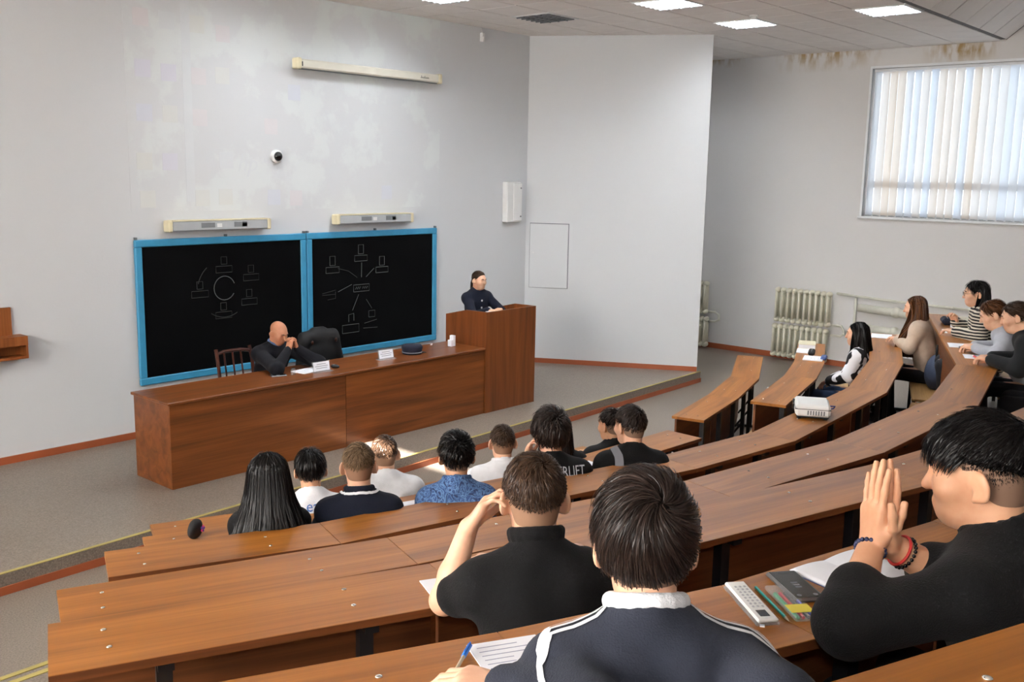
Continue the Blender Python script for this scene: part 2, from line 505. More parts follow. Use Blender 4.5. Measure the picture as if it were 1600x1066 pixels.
# suspended ceiling: backing slab, separate tiles over the visible part, lamps in the grid
ceil = struct(MB().box(XL - 0.1, XR + 0.1, YS0, YF + 0.1, ZC + 0.012, ZC + 0.06).obj('ceiling', 'tile_grid'))
s_len = math.hypot(YS0 - YS1, ZC2 - ZC)
s_ang = math.atan2(ZC2 - ZC, YS0 - YS1)
MS = Matrix.Translation((0, YS0, ZC + 0.012)) @ Matrix.Rotation(-s_ang, 4, 'X')
struct(MB().box(XL - 0.1, XR + 0.1, -s_len, 0, 0, 0.05, MS).obj('ceiling_slope', 'tile_grid'))
struct(MB().box(XL - 0.1, XR + 0.1, YB - 0.1, YS1, ZC2 + 0.012, ZC2 + 0.06).obj('ceiling_back', 'ceiling_paint'))
GX0, GY0 = 9.85, 8.2           # centre of one lamp cell of the 0.6 m grid
lamp_cells = {(5, 0): 1, (-3, 0): 1, (0, 0): 0, (-3, -3): 1, (0, -3): 1, (3, -3): 1, (3, -6): 1, (0, -6): 1, (-3, -6): 1, (-6, -3): 1, (-9, -3): 1, (-6, -6): 1, (-6, 0): 1, (-12, -6): 1, (-12, -3): 1}  # the lamp behind the partition is unseen, added to brighten the alcove
tile_me = MB().bbox(-0.290, 0.290, -0.290, 0.290, 0, 0.012, 0.004).mesh('ceiling_tile', 'tile_white')
tile_cut = MB().bbox(-0.293, 0.293, -0.293, 0.10, 0, 0.012, 0.004).mesh('ceiling_tile_cut', 'tile_white')
for i in range(-6, 9):
    for j in range(-6, 3):
        x, y = GX0 + 0.6 * i, GY0 + 0.6 * j
        if (i, j) in lamp_cells or y - 0.3 < YS0 - 0.02 or x + 0.296 > XR: continue
        t = link('ceiling_tile', tile_me if y + 0.3 < YF + 0.1 else tile_cut, ceil); t.location = (x, y, ZC)
MB().box(XL, GX0 - 6.5 * 0.6, YS0, YF, ZC, ZC + 0.012).obj('ceiling_tile_field', 'tile_white', ceil)
MB().box(GX0 + 8.5 * 0.6 + 0.0, XR, YS0, YF, ZC, ZC + 0.012).obj('ceiling_edge_tile', 'tile_white', ceil)
st_me = MB().bbox(-0.287, 0.287, -s_len + 0.01, -0.01, -0.012, 0, 0.003, Matrix.Rotation(-s_ang, 4, 'X')).mesh('ceiling_panel', 'tile_white')
sl = bpy.data.objects['ceiling_slope']
for i in range(-3, 9):
    t = link('ceiling_panel', st_me, sl); t.location = (GX0 + 0.3 + 0.6 * i - 0.3, YS0, ZC + 0.012)

def ceiling_lamp(x, y, on, label):
    t = thing('ceiling_lamp', label, 'ceiling lamp', (x, y, ZC), 0, 'square louvred lamps in the tiled ceiling')
    m = MB()
    for a, b2, c, d2 in ((-0.3, 0.3, -0.3, -0.275), (-0.3, 0.3, 0.275, 0.3), (-0.3, -0.275, -0.275, 0.275), (0.275, 0.3, -0.275, 0.275)):
        m.box(a, b2, c, d2, -0.01, 0.012)
    m.obj('frame', 'white_plastic', t)
    MB().box(-0.275, 0.275, -0.275, 0.275, 0.010, 0.0119).obj('housing', 'lamp_grey', t)
    for k in range(4):
        yy = -0.205 + k * 0.137
        MB().tube([(-0.27, yy, -0.002), (0.27, yy, -0.002)], 0.011 if on else 0.008, 6).obj('tube', 'lamp_tube' if on else 'lamp_tube_off', t)
        # polished trough around each tube
        yb = yy + 0.0685
        if k < 3: MB().box(-0.275, 0.275, yb - 0.004, yb + 0.004, -0.022, 0.004).obj('louvre', 'louvre', t)
    for k in range(6):
        xx = -0.23 + k * 0.092
        MB().box(xx - 0.003, xx + 0.003, -0.275, 0.275, -0.022, -0.004).obj('louvre', 'louvre', t)
    if on:
        ld = bpy.data.lights.new('lamp_light', 'AREA'); ld.shape = 'SQUARE'; ld.size = 0.54; ld.energy = LAMP_W
        ld.color = (0.93, 0.96, 1.0)
        lo = bpy.data.objects.new('lamp_light', ld); COL.objects.link(lo); lo.parent = t; lo.location = (0, 0, 0.0085)
    return t
LAMP_W = 32.0
for (i, j), on in lamp_cells.items():
    lab = {(0, 0): 'unlit square louvred ceiling lamp with dark grid, near the top of the angled partition',
           (0, -3): 'glowing square ceiling lamp cut by the top edge of the picture',
           (3, -3): 'glowing square ceiling lamp just right of the partition top',
           (3, -6): 'glowing square ceiling lamp closest to the sloping ceiling above the window',
           (-3, 0): 'glowing ceiling lamp at the picture top just left of the partition corner'}.get((i, j), 'unseen square louvred ceiling lamp')
    ceiling_lamp(GX0 + 0.6 * i, GY0 + 0.6 * j, on, lab)

# smoke detectors
for (x, y, lab) in ((11.1, 6.0, 'small round white smoke detector on the ceiling tiles between two lit lamps'),):
    t = thing('smoke_detector', lab, 'detector', (x, y, ZC))
    MB().lathe([(0.055, 0), (0.055, -0.012), (0.05, -0.02)], 18).obj('base', 'white_plastic', t, True)
    MB().lathe([(0.035, -0.02), (0.035, -0.035), (0.025, -0.045)], 18).obj('sensor', 'white_plastic', t, True)
t = thing('motion_sensor', 'tiny white sensor high on the front wall under the ceiling', 'sensor', (10.02, YF, 4.72))
MB().bbox(-0.03, 0.03, -0.05, 0, -0.06, 0.06, 0.01).obj('case', 'white_plastic', t)
MB().ell((0, -0.05, -0.01), (0.018, 0.012, 0.02)).obj('lens', 'white_plastic', t, True)
MB().tube([(0, -0.02, 0.06), (0, -0.01, 0.12)], 0.004, 6).obj('cable', 'white_plastic', t)

# ------------------------------------------------------------------ windows
def window(name, x, y0, y1, z0, z1, inward):
    """frame, transom, mullions, panes and sill; x is the inner wall face, inward = +1/-1 direction into the room"""
    w = struct(empty(name, (0, 0, 0)))
    xo0, xo1 = sorted((x - inward * 0.10, x - inward * 0.16))
    m = MB()
    m.box(xo0, xo1, y0, y1, z0, z0 + 0.07); m.box(xo0, xo1, y0, y1, z1 - 0.07, z1)
    m.box(xo0, xo1, y0, y0 + 0.07, z0 + 0.07, z1 - 0.07); m.box(xo0, xo1, y1 - 0.07, y1, z0 + 0.07, z1 - 0.07)
    m.obj('window_frame', 'window_pvc', w)
    n = max(2, round((y1 - y0) / 2.4))
    zt = z0 + 0.48
    for k in range(1, n):
        yy = y0 + (y1 - y0) * k / n
        MB().box(xo0, xo1, yy - 0.045, yy + 0.045, z0 + 0.07, z1 - 0.07).obj('mullion', 'window_pvc', w)
    MB().box(xo0, xo1, y0 + 0.07, y1 - 0.07, zt - 0.05, zt + 0.05).obj('transom', 'window_pvc', w)
    xm = (xo0 + xo1) / 2
    for k in range(n):
        a, b2 = y0 + (y1 - y0) * k / n + 0.02, y0 + (y1 - y0) * (k + 1) / n - 0.02
        for c, d2 in ((z0 + 0.03, zt), (zt, z1 - 0.03)):
            MB().box(xm - 0.004, xm + 0.004, a, b2, c, d2).obj('pane', 'window_glass', w)
    s0, s1 = sorted((x - inward * 0.10, x + inward * 0.06))
    MB().bbox(s0, s1, y0 - 0.05, y1 + 0.05, z0 - 0.035, z0, 0.008).obj('window_sill', 'window_pvc', w)
    r0, r1 = sorted((x - inward * 0.02, x + inward * 0.012))
    m = MB(); m.box(r0, r1, y1, y1 + 0.035, z0, z1 + 0.035); m.box(r0, r1, y0 - 0.035, y0, z0, z1 + 0.035); m.box(r0, r1, y0, y1, z1, z1 + 0.035)
    m.obj('reveal_trim', 'window_pvc', w)
    return w
window('window_1', XR, WY0, WY1, WZ0, WZ1, -1)
window('window_2', XL, LY0, LY1, LZ0, LZ1, 1)

def vertical_blind(x, y0, y1, z0, z1, inward, label, gap=None, yaw=0.35, cut=None):
    t = thing('vertical_blind', label, 'blind', (x, y0, z0))
    H = z1 - z0
    MB().bbox(-0.02, 0.02, 0.0, y1 - y0, H - 0.045, H - 0.005, 0.006).obj('headrail', 'window_pvc', t)
    sp = 0.118
    n = int((y1 - y0) / sp)
    rnd = random.Random(3)
    top = H - 0.05
    for k in range(n):
        yy = (k + 0.5) * (y1 - y0) / n
        yw = yaw + rnd.uniform(-0.10, 0.10)
        tt = top
        if cut and cut[0] < y0 + yy < cut[1]: tt = cut[2] - z0
        m = MB(); pts = []
        w = 0.066
        for a in (-1, -0.5, 0, 0.5, 1):
            pts.append((a * w * math.sin(yw) + 0.006 * (1 - a * a) * math.cos(yw), a * w * math.cos(yw)))
        v = []; f = []
        for (px, py) in pts: v += [(px, yy + py, 0.015), (px, yy + py, tt)]
        for q in range(4): f.append((2 * q, 2 * q + 2, 2 * q + 3, 2 * q + 1))
        m.add(v, f)
        o = m.obj('slat', 'blind_fabric', t, True)
        MB().box(-0.002, 0.002, yy - 0.045, yy + 0.045, 0.005, 0.02).obj('slat_weight', 'lamp_grey', t)
    MB().tube([(0.0, 0.03 + (y1 - y0) * i / 60, 0.012 - 0.004 * (i % 2)) for i in range(60)], 0.0015, 4).obj('bead_chain', 'white_plastic', t)
    return t
vertical_blind(XR + 0.045, WY0 + 0.02, WY1 - 0.02, WZ0 + 0.0, WZ1, -1, 'pale vertical slat blind filling the bright window on the right wall')
vertical_blind(XL - 0.045, LY0 + 0.02, LY1 - 0.02, LZ0, LZ1, 1, 'pale vertical slat blind in the window behind the camera', yaw=0.30, cut=(4.0, 7.33, 4.42))

# ------------------------------------------------------------------ seating tiers
DESK_D, DESK_T = 0.30, 0.024
ROWS = {
 'A': dict(z=0.80, tier=0.0, parts=[[(2.85, 5.40), (3.9, 4.98), (5.0, 4.70), (6.12, 4.60)], [(7.49, 4.64), (8.5, 4.86), (9.49, 5.16), (10.7, 5.74)]]),
 'B': dict(z=1.05, tier=0.27, parts=[[(2.40, 4.63), (3.3, 4.27), (4.5, 3.97), (6.22, 3.88)], [(7.56, 3.91), (8.80, 4.21), (9.60, 4.49), (10.74, 4.99)]]),
 'C': dict(z=1.27, tier=0.49, parts=[[(1.92, 4.05), (2.80, 3.67), (4.93, 3.13), (5.87, 3.0), (7.71, 3.13), (9.04, 3.49), (10.72, 4.14)]]),
 'D': dict(z=1.50, tier=0.72, parts=[[(1.38, 3.28), (2.5, 2.84), (4.0, 2.38), (5.21, 2.18), (6.70, 2.16), (8.17, 2.45), (11.08, 3.67)]]),
 'E': dict(z=1.74, tier=0.96, parts=[[(1.04, 2.54), (2.03, 2.11), (4.08, 1.54), (4.56, 1.45), (5.78, 1.36), (7.4, 1.62)]]),
 'F': dict(z=2.00, tier=1.22, parts=[[(0.55, 1.71), (1.44, 1.29), (1.98, 1.07), (2.79, 0.86), (4.2, 0.70)]]),
 'G': dict(z=2.27, tier=1.49, parts=[[(0.95, 0.60), (1.62, 0.35), (2.5, 0.12), (3.7, -0.05)]]),
}
def offset_poly(pts, dist):
    """offset a polyline to its right-hand side (towards the back of the room) with mitred corners"""
    out = []
    n = len(pts)
    for i, p in enumerate(pts):
        p = Vector(p); ns = []
        if i > 0:
            t = (p - Vector(pts[i - 1])).normalized(); ns.append(Vector((t.y, -t.x)))
        if i < n - 1:
            t = (Vector(pts[i + 1]) - p).normalized(); ns.append(Vector((t.y, -t.x)))
        m = sum(ns, Vector((0, 0)))
        m.normalize()
        out.append(p + m * (dist / m.dot(ns[0])))
    return out
tails = {'B': ([(XL, 5.1), (2.20, 5.1)], [(11.4, 5.15), (XR, 5.3)]), 'C': ([(XL, 4.7), (1.72, 4.25)], [(11.3, 4.35), (XR, 4.6)]),
         'D': ([(XL, 4.0), (1.2, 3.45)], [(11.6, 3.85), (XR, 4.05)]), 'E': ([(XL, 3.2), (0.85, 2.75)], [(9.5, 2.35), (XR, 3.1)]),
         'F': ([(XL, 2.4), (0.35, 1.92)], [(7.0, 0.85), (XR, 2.0)]), 'G': ([(XL, 1.3), (0.7, 0.78)], [(7.0, 0.0), (XR, 0.9)])}
for k, (lt, rt) in tails.items():
    pts = []
    for part in ROWS[k]['parts']:
        pts += [tuple(p) for p in offset_poly(part, -0.05)]
    edge = lt + pts + rt
    z = ROWS[k]['tier']
    o = struct(MB().prism([(XL, YB)] + [(XR, YB)] + edge[::-1], 0.0, z).obj('floor_tier', 'floor_lino'))
    m = MB()
    zb = {'B': 0.0, 'C': 0.27, 'D': 0.49, 'E': 0.72, 'F': 0.96, 'G': 1.22}[k]
    for a, b2 in zip(edge[:-1], edge[1:]):
        m.prism(strip(a, b2, 0.012, 0, 0, 1), zb, zb + 0.06)
    struct(m.obj('baseboard_tier', 'baseboard_paint'))
struct(MB().box(XL, 2.28, 5.1, 5.45, 0, 0.13).obj('floor_step', 'floor_lino'))
struct(MB().box(XL, 2.28, 5.415, 5.452, 0.13, 0.135).obj('trim_2', 'yellow_strip'))
struct(MB().box(XL, 2.20, 5.065, 5.102, 0.27, 0.275).obj('trim_3', 'yellow_strip'))

# ------------------------------------------------------------------ lecture desks and benches
bolt_me = MB().lathe([(0.0075, 0), (0.0075, 0.0015), (0.004, 0.003)], 10).mesh('bolt', 'bolt_steel', True)
ROWNAME = {'A': 'front row', 'B': 'second row', 'C': 'third row', 'D': 'fourth row', 'E': 'fifth row', 'F': 'sixth row', 'G': 'nearest row'}
ORD = ['leftmost section', 'second section from the left', 'third section from the left', 'fourth section from the left', 'fifth section from the left', 'far right section']
def desk_unit(row, pi, si, far0, far1, near0, near1, z, tier, ends, label):
    a, b2 = Vector(far0), Vector(far1)
    mid = (a + b2) / 2; t = (b2 - a).normalized(); L = (b2 - a).length
    rz = math.atan2(t.y, t.x)
    inv = Matrix.Rotation(-rz, 2)
    o = thing('lecture_desk', label, 'desk', (mid.x, mid.y, tier), rz, 'lecture desks')
    H = z - tier
    loc = [inv @ (Vector(p) - mid) for p in (far0, far1, near1, near0)]
    g = 0.0012
    poly = [(loc[0].x + g, loc[0].y), (loc[3].x + g, loc[3].y), (loc[2].x - g, loc[2].y), (loc[1].x - g, loc[1].y)]
    top = MB().prism(poly, H - DESK_T, H).obj('desktop', 'desk_laminate', o)
    # a slim edge band on the sitter's side
    MB().prism([(poly[1][0], poly[1][1] - 0.0015), (poly[2][0], poly[2][1] - 0.0015), (poly[2][0], poly[2][1]), (poly[1][0], poly[1][1])], H - DESK_T + 0.001, H - 0.001).obj('edge_band', 'desk_panel', o)
    MB().box(-L / 2 + 0.01, L / 2 - 0.01, -0.045, -0.027, 0.04, H - DESK_T).obj('front_panel', 'desk_panel', o)
    n = 2 if L < 1.7 else 3
    for k in range(n):
        x = -L / 2 + L * (k + 0.5) / n
        m = MB()
        m.box(x - 0.02, x + 0.02, -0.225, -0.185, 0.0, H - DESK_T)
        m.box(x - 0.02, x + 0.02, -0.30 + 0.02, -0.05, H - DESK_T - 0.03, H - DESK_T)
        m.box(x - 0.018, x + 0.018, -0.42, -0.05, 0.0, 0.03)
        m.tube([(x, -0.06, 0.16), (x, -0.20, 0.36)], 0.012, 6)
        m.obj('leg', 'black_steel', o)
    for x in ([-L / 2 + 0.14] if si == 0 else [-L / 2 + L * 0.3]) + [L / 2 - 0.12 if ends else L * 0.22]:
        for y in (-0.085, -0.205):
            bo = link('bolt', bolt_me, o); bo.location = (x + random.uniform(-0.01, 0.01), y + random.uniform(-0.01, 0.01), H)
    return o
def bench_unit(far0, far1, tier, row, label):
    a, b2 = Vector(far0), Vector(far1)
    mid = (a + b2) / 2; t = (b2 - a).normalized(); L = (b2 - a).length - 0.10
    rz = math.atan2(t.y, t.x)
    o = thing('bench_seat', label, 'bench', (mid.x, mid.y, tier), rz, 'plywood bench seats')
    MB().bbox(-L / 2, L / 2, -0.68, -0.40, 0.415, 0.44, 0.006).obj('seat', 'plywood', o)
    for x in (-L * 0.3, L * 0.3):
        m = MB(); m.box(x - 0.015, x + 0.015, -0.66, -0.63, 0, 0.415); m.box(x - 0.015, x + 0.015, -0.45, -0.42, 0, 0.415); m.box(x - 0.015, x + 0.015, -0.66, -0.42, 0.06, 0.08)
        m.obj('leg', 'black_steel', o)
    return o
for row, R_ in ROWS.items():
    for pi, far in enumerate(R_['parts']):
        near = offset_poly(far, DESK_D)
        seat_line = far
        for si in range(len(far) - 1):
            side = '' if len(R_['parts']) == 1 else (', centre block' if pi == 0 else ', block beyond the aisle')
            pos = ORD[si] if si < len(far) - 2 else ('rightmost section' if len(R_['parts']) == 2 else 'far right section')
            lab = 'wooden lecture desk of the %s%s, %s' % (ROWNAME[row], side, pos)
            desk_unit(row, pi, si, far[si], far[si + 1], near[si], near[si + 1], R_['z'], R_['tier'], si == len(far) - 2, lab)
            if row != 'G':
                bench_unit(offset_poly(far, 0.0)[si], offset_poly(far, 0.0)[si + 1], R_['tier'], row, 'plywood bench behind the %s desk%s, %s' % (ROWNAME[row], side, pos))

# ------------------------------------------------------------------ blackboards on the front wall
def blackboard(x0, x1, z0, z1, label):
    t = thing('blackboard', label, 'blackboard', (x0, YF - 0.005, z0), 0, 'blue framed blackboards')
    W, Hh = x1 - x0, z1 - z0
    MB().box(0.03, W - 0.03, -0.022, 0, 0.03, Hh - 0.03).obj('board_surface', 'blackboard_paint', t)
    fw = 0.075
    for nm, a in (('frame_rail', (0, W, -0.04, 0, 0, fw)), ('frame_rail', (0, W, -0.04, 0, Hh - fw, Hh)), ('frame_stile', (0, fw, -0.04, 0, fw, Hh - fw)), ('frame_stile', (W - fw, W, -0.04, 0, fw, Hh - fw))):
        MB().bbox(*a, 0.008).obj(nm, 'blue_frame', t)
    for x in (0.02, W * 0.5, W - 0.02):
        MB().box(x - 0.012, x + 0.012, -0.03, 0.0, Hh, Hh + 0.025).obj('hanger', 'grey_metal', t)
    return t
BZ0, BZ1 = 0.70, 2.20
bl = blackboard(4.95, 7.06, BZ0, BZ1, 'blackboard with a faint ring diagram, behind the seated man')
br = blackboard(7.07, 9.18, BZ0, BZ1, 'blackboard with a star-shaped chalk network diagram, nearest the lectern')
def chalk(parent, name, lines, mat, r=0.004):
    m = MB()
    for ln in lines:
        m.tube([(x, -0.0225, z) for x, z in ln], r, 5)
    o = m.obj(name, mat, parent)
    o.scale = (1, 1, 1)
    return o
def rect(x, z, w, h): return [(x, z), (x + w, z), (x + w, z + h), (x, z + h), (x, z)]
def circ(x, z, r, a0=0, a1=360, n=24): return [(x + r * math.cos(math.radians(a0 + (a1 - a0) * i / n)), z + r * math.sin(math.radians(a0 + (a1 - a0) * i / n))) for i in range(n + 1)]
# star network: hub in the middle, computers around it
for (cx, cz) in ((0.80, 1.22), (0.36, 1.10), (1.14, 1.06)):
    chalk(br, 'chalk_computer', [rect(cx - 0.08, cz - 0.09, 0.20, 0.07), rect(cx - 0.02, cz + 0.0, 0.08, 0.11)], 'chalk', 0.0032)
chalk(br, 'chalk_computer', [[(0.22, 0.77), (0.42, 0.80)], [(0.22, 0.75), (0.42, 0.75)], [(0.30, 0.69), (0.42, 0.70), (0.42, 0.78)]], 'chalk_faint', 0.0032)
chalk(br, 'chalk_computer', [rect(0.52, 0.255, 0.26, 0.10), [(0.62, 0.39), (0.62, 0.48), (0.70, 0.49), (0.70, 0.40)]], 'chalk', 0.003)
chalk(br, 'chalk_computer', [[(0.85, 0.29), (1.08, 0.28)], [(0.87, 0.35), (1.07, 0.38)], rect(0.94, 0.42, 0.10, 0.08)], 'chalk', 0.003)
chalk(br, 'chalk_hub', [rect(0.70, 0.755, 0.25, 0.085)], 'chalk', 0.0035)
chalk(br, 'chalk_lettering', [[(0.725 + 0.011 * k, 0.785 + 0.03 * ((k * 7) % 3) / 2.0) for k in range(9)], [(0.84 + 0.011 * k, 0.785 + 0.03 * ((k * 5) % 3) / 2.0) for k in range(9)]], 'chalk', 0.0028)
chalk(br, 'chalk_line', [[(0.825, 0.93), (0.83, 1.11)]], 'chalk', 0.0035)
chalk(br, 'chalk_line', [[(0.46, 1.06), (0.62, 1.02), (0.76, 0.93)]], 'chalk_faint', 0.0035)
chalk(br, 'chalk_line', [[(0.90, 0.93), (1.03, 1.03)]], 'chalk', 0.003)
chalk(br, 'chalk_line', [[(0.46, 0.775), (0.67, 0.85)]], 'chalk', 0.0035)
chalk(br, 'chalk_line', [[(0.78, 0.72), (0.68, 0.53)]], 'chalk', 0.003)
chalk(br, 'chalk_line', [[(0.90, 0.65), (0.99, 0.53)]], 'chalk', 0.003)
chalk(bl, 'chalk_ring', [circ(1.02, 0.94, 0.13, 20, 330)], 'chalk', 0.004)
chalk(bl, 'chalk_arc', [circ(1.02, 0.92, 0.30, 235, 300, 12)], 'chalk_faint', 0.004)
chalk(bl, 'chalk_arc', [circ(1.02, 0.92, 0.33, 130, 165, 10)], 'chalk_faint', 0.004)
for (cx, cz) in ((1.02, 1.20), (1.36, 1.09), (1.33, 0.82), (0.72, 0.95), (1.0, 0.70)):
    chalk(bl, 'chalk_computer', [rect(cx - 0.10, cz - 0.09, 0.20, 0.07), rect(cx - 0.035, cz + 0.0, 0.07, 0.08)], 'chalk_faint', 0.0035)

# lamps over the boards
def board_lamp(x0, x1, z, label):
    t = thing('board_lamp', label, 'lamp', (x0, YF, z), 0, 'strip lamps over the blackboards')
    W = x1 - x0
    MB().bbox(0.04, W - 0.04, -0.13, -0.02, -0.055, 0.055, 0.012).obj('cover', 'lamp_grey', t)
    for x in (0, W - 0.045): MB().bbox(x, x + 0.045, -0.135, -0.015, -0.06, 0.06, 0.01).obj('end_cap', 'cream_plastic', t)
    MB().box(0.04, W - 0.04, -0.133, -0.02, 0.05, 0.062).obj('top_rail', 'cream_plastic', t)
    for x in (W * 0.3, W * 0.62): MB().box(x, x + 0.16, -0.132, -0.129, -0.022, 0.03).obj('ballast', 'lamp_dark', t)
    for x in (W * 0.45, W * 0.7): MB().box(x, x + 0.06, -0.132, -0.129, -0.02, 0.02).obj('label_plate', 'white_plastic', t)
    for x in (0.2, W - 0.2): MB().box(x - 0.02, x + 0.02, -0.02, 0, -0.02, 0.06).obj('bracket', 'grey_metal', t)
board_lamp(5.28, 6.52, 2.33, 'grey strip lamp with cream end caps over the left blackboard')
board_lamp(7.45, 8.68, 2.35, 'grey strip lamp with cream end caps over the right blackboard')

# rolled-up projection screen
t = thing('projection_screen', 'rolled-up projection screen in a long pale case high on the wall', 'screen', (6.9, YF - 0.02, 4.10))
MB().bbox(0.05, 2.20, -0.13, -0.03, -0.05, 0.05, 0.015).obj('case', 'screen_case', t)
MB().bbox(0.0, 0.06, -0.14, -0.02, -0.06, 0.06, 0.012).obj('end_cap', 'cream_plastic', t)
MB().bbox(2.19, 2.25, -0.14, -0.02, -0.06, 0.06, 0.012).obj('end_cap', 'cream_plastic', t)
MB().box(0.06, 2.19, -0.10, -0.06, -0.062, -0.05).obj('pull_bar', 'lamp_dark', t)
MB().box(0.062, 0.074, -0.132, -0.128, -0.03, 0.02).obj('slot', 'ink_dark', t)
for x in (0.4, 1.8): MB().box(x - 0.02, x + 0.02, -0.04, 0.02, -0.03, 0.03).obj('bracket', 'screen_case', t)
m = MB()
for k in range(7): m.tube([(1.88 + k * 0.02, -0.1315, -0.012), (1.885 + k * 0.02, -0.1315, 0.014 if k in (0, 3) else 0.003)], 0.003, 4)
m.tube([(1.87, -0.1315, -0.012), (2.02, -0.1315, -0.012)], 0.0025, 4)
m.obj('maker_mark', 'ink_dark', t)

# dome camera, white cabinet, hatch, sensor
t = thing('dome_camera', 'small black dome camera on a white ring on the front wall', 'camera', (6.69, YF, 3.07))
MY = Matrix.Rotation(PI / 2, 4, 'X')
MB().lathe([(0.075, 0), (0.075, 0.03), (0.06, 0.045)], 24, M=MY).obj('base_ring', 'white_plastic', t, True)
MB().ell((0, -0.045, 0), (0.052, 0.045, 0.052), 20, 12).obj('dome', 'black_gloss', t, True)
t = thing('wall_cabinet', 'narrow white painted metal box on the wall beside the partition corner', 'wall box', (10.5, YF, 2.24))
MB().bbox(0, 0.30, -0.10, 0, 0, 0.57, 0.01).obj('body', 'white_plastic', t)
MB().bbox(0.12, 0.30, -0.115, -0.10, 0.02, 0.55, 0.006).obj('door', 'white_plastic', t)
for z in (0.08, 0.48): MB().lathe([(0.011, 0), (0.011, 0.008)], 10, M=Matrix.Translation((0.27, -0.115, z)) @ MY).obj('lock', 'grey_metal', t)
pd = Vector((PB[0] - PA[0], PB[1] - PA[1], 0)).normalized()
def on_part(s, z): return Vector((PA[0], PA[1], 0)) + pd * s + Vector((0, 0, z))
t = thing('wall_hatch', 'white access hatch with a dark gap in the angled partition', 'hatch', on_part(0.06, 1.27), math.atan2(pd.y, pd.x))
MB().box(0, 0.58, -0.004, 0.0, 0, 0.95).obj('shadow_gap', 'ink_grey', t)
MB().bbox(0.006, 0.57, -0.016, -0.002, 0.006, 0.94, 0.003).obj('hatch_door', 'wall_paint', t)
MB().lathe([(0.008, 0), (0.008, 0.006)], 10, M=Matrix.Translation((0.06, -0.016, 0.52)) @ MY).obj('lock', 'white_plastic', t)

# wooden wall pocket on the left
t = thing('wall_pocket', 'brown wooden notice board with an open box, cut by the left picture edge', 'wall box', (3.25, YF, 1.16))
MB().bbox(0, 0.47, -0.03, 0, 0.18, 0.47, 0.004).obj('backboard', 'box_wood', t)
m = MB(); m.box(0, 0.55, -0.16, 0, 0, 0.02); m.box(0, 0.02, -0.16, 0, 0.02, 0.19); m.box(0.53, 0.55, -0.16, 0, 0.02, 0.19); m.box(0, 0.55, -0.16, 0, 0.19, 0.21)
m.box(0.02, 0.53, -0.015, 0, 0.02, 0.19); m.box(0.22, 0.24, -0.155, -0.015, 0.02, 0.19)
m.obj('box', 'box_wood', t)
MB().box(0.0, 0.55, -0.165, -0.155, 0.125, 0.21).obj('box_front', 'box_wood', t)

# projector light imitated by a thin wall sheet and patches that glow themselves
t = thing('painted_projection', 'thin glowing sheet imitating a projected computer desktop on the white front wall', 'projection', (4.95, YF - 0.001, 2.48))
MB().box(0, 4.30, -0.002, 0, 0, ZC - 2.49).obj('picture', 'painted_projection', t)
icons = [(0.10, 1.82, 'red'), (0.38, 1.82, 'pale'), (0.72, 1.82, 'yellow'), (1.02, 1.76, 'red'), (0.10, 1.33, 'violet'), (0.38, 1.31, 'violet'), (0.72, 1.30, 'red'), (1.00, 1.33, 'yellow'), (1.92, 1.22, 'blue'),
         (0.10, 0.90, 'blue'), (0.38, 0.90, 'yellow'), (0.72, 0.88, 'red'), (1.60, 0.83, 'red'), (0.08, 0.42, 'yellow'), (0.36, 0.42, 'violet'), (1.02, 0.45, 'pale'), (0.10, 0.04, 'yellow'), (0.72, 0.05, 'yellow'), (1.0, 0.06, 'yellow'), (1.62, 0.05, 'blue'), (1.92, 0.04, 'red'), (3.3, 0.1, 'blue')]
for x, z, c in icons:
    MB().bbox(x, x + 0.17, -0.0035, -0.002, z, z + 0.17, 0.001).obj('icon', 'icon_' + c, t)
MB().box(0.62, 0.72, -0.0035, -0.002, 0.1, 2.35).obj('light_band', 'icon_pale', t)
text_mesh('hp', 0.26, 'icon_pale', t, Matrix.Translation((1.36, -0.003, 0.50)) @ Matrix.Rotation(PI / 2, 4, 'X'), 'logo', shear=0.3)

# ------------------------------------------------------------------ radiators and pipes on the right wall
def radiator(y0, z0, n, Hh, label):
    """cast-iron column radiator, y runs from y0 downwards towards the camera"""
    t = thing('radiator', label, 'radiator', (XR - 0.17, y0, z0), 0, 'cream cast-iron radiators')
    w = 0.096
    m = MB()
    for px in (-0.05, 0.05):
        m.tube([(px, 0, 0.05), (px, 0, Hh - 0.05)], 0.021, 8)
    for zz in (0.045, Hh - 0.045):
        m.ell((0, 0, zz), (0.085, 0.045, 0.045), 12, 8)
    m.box(-0.006, 0.006, -0.006, 0.006, 0.05, Hh - 0.05)
    m.box(-0.075, 0.075, -0.012, 0.012, 0.05, Hh - 0.05)
    me = m.mesh('section', 'radiator_paint', True)
    for k in range(n):
        s = link('section', me, t); s.location = (0, -w * (k + 0.5), 0)
    MB().box(0.08, 0.16, -0.25, -0.23, Hh - 0.1, Hh - 0.07).obj('bracket', 'pipe_paint', t)
    return t
radiator(7.34, 0.62, 10, 0.57, 'upper cream radiator of the stacked pair under the wall with the window')
radiator(7.36, 0.05, 10, 0.55, 'lower cream radiator of the stacked pair, near the floor')
radiator(9.15, 0.60, 6, 0.57, 'upper cream radiator half hidden behind the partition')
radiator(9.12, 0.03, 6, 0.53, 'lower cream radiator half hidden behind the partition')
def pipe(name, pts, r, label, mat='pipe_paint'):
    t = thing(name, label, 'pipe', pts[0])
    o = Vector(pts[0])
    MB().tube([Vector(p) - o for p in pts], r, 12).obj('tube', mat, t, True)
    m = MB(); q = Vector(pts[len(pts) // 2]) - o
    m.ell(q, (r * 1.35, r * 1.35, r * 1.35), 10, 8)
    m.obj('joint', mat, t, True)
    return t
xr = XR - 0.12
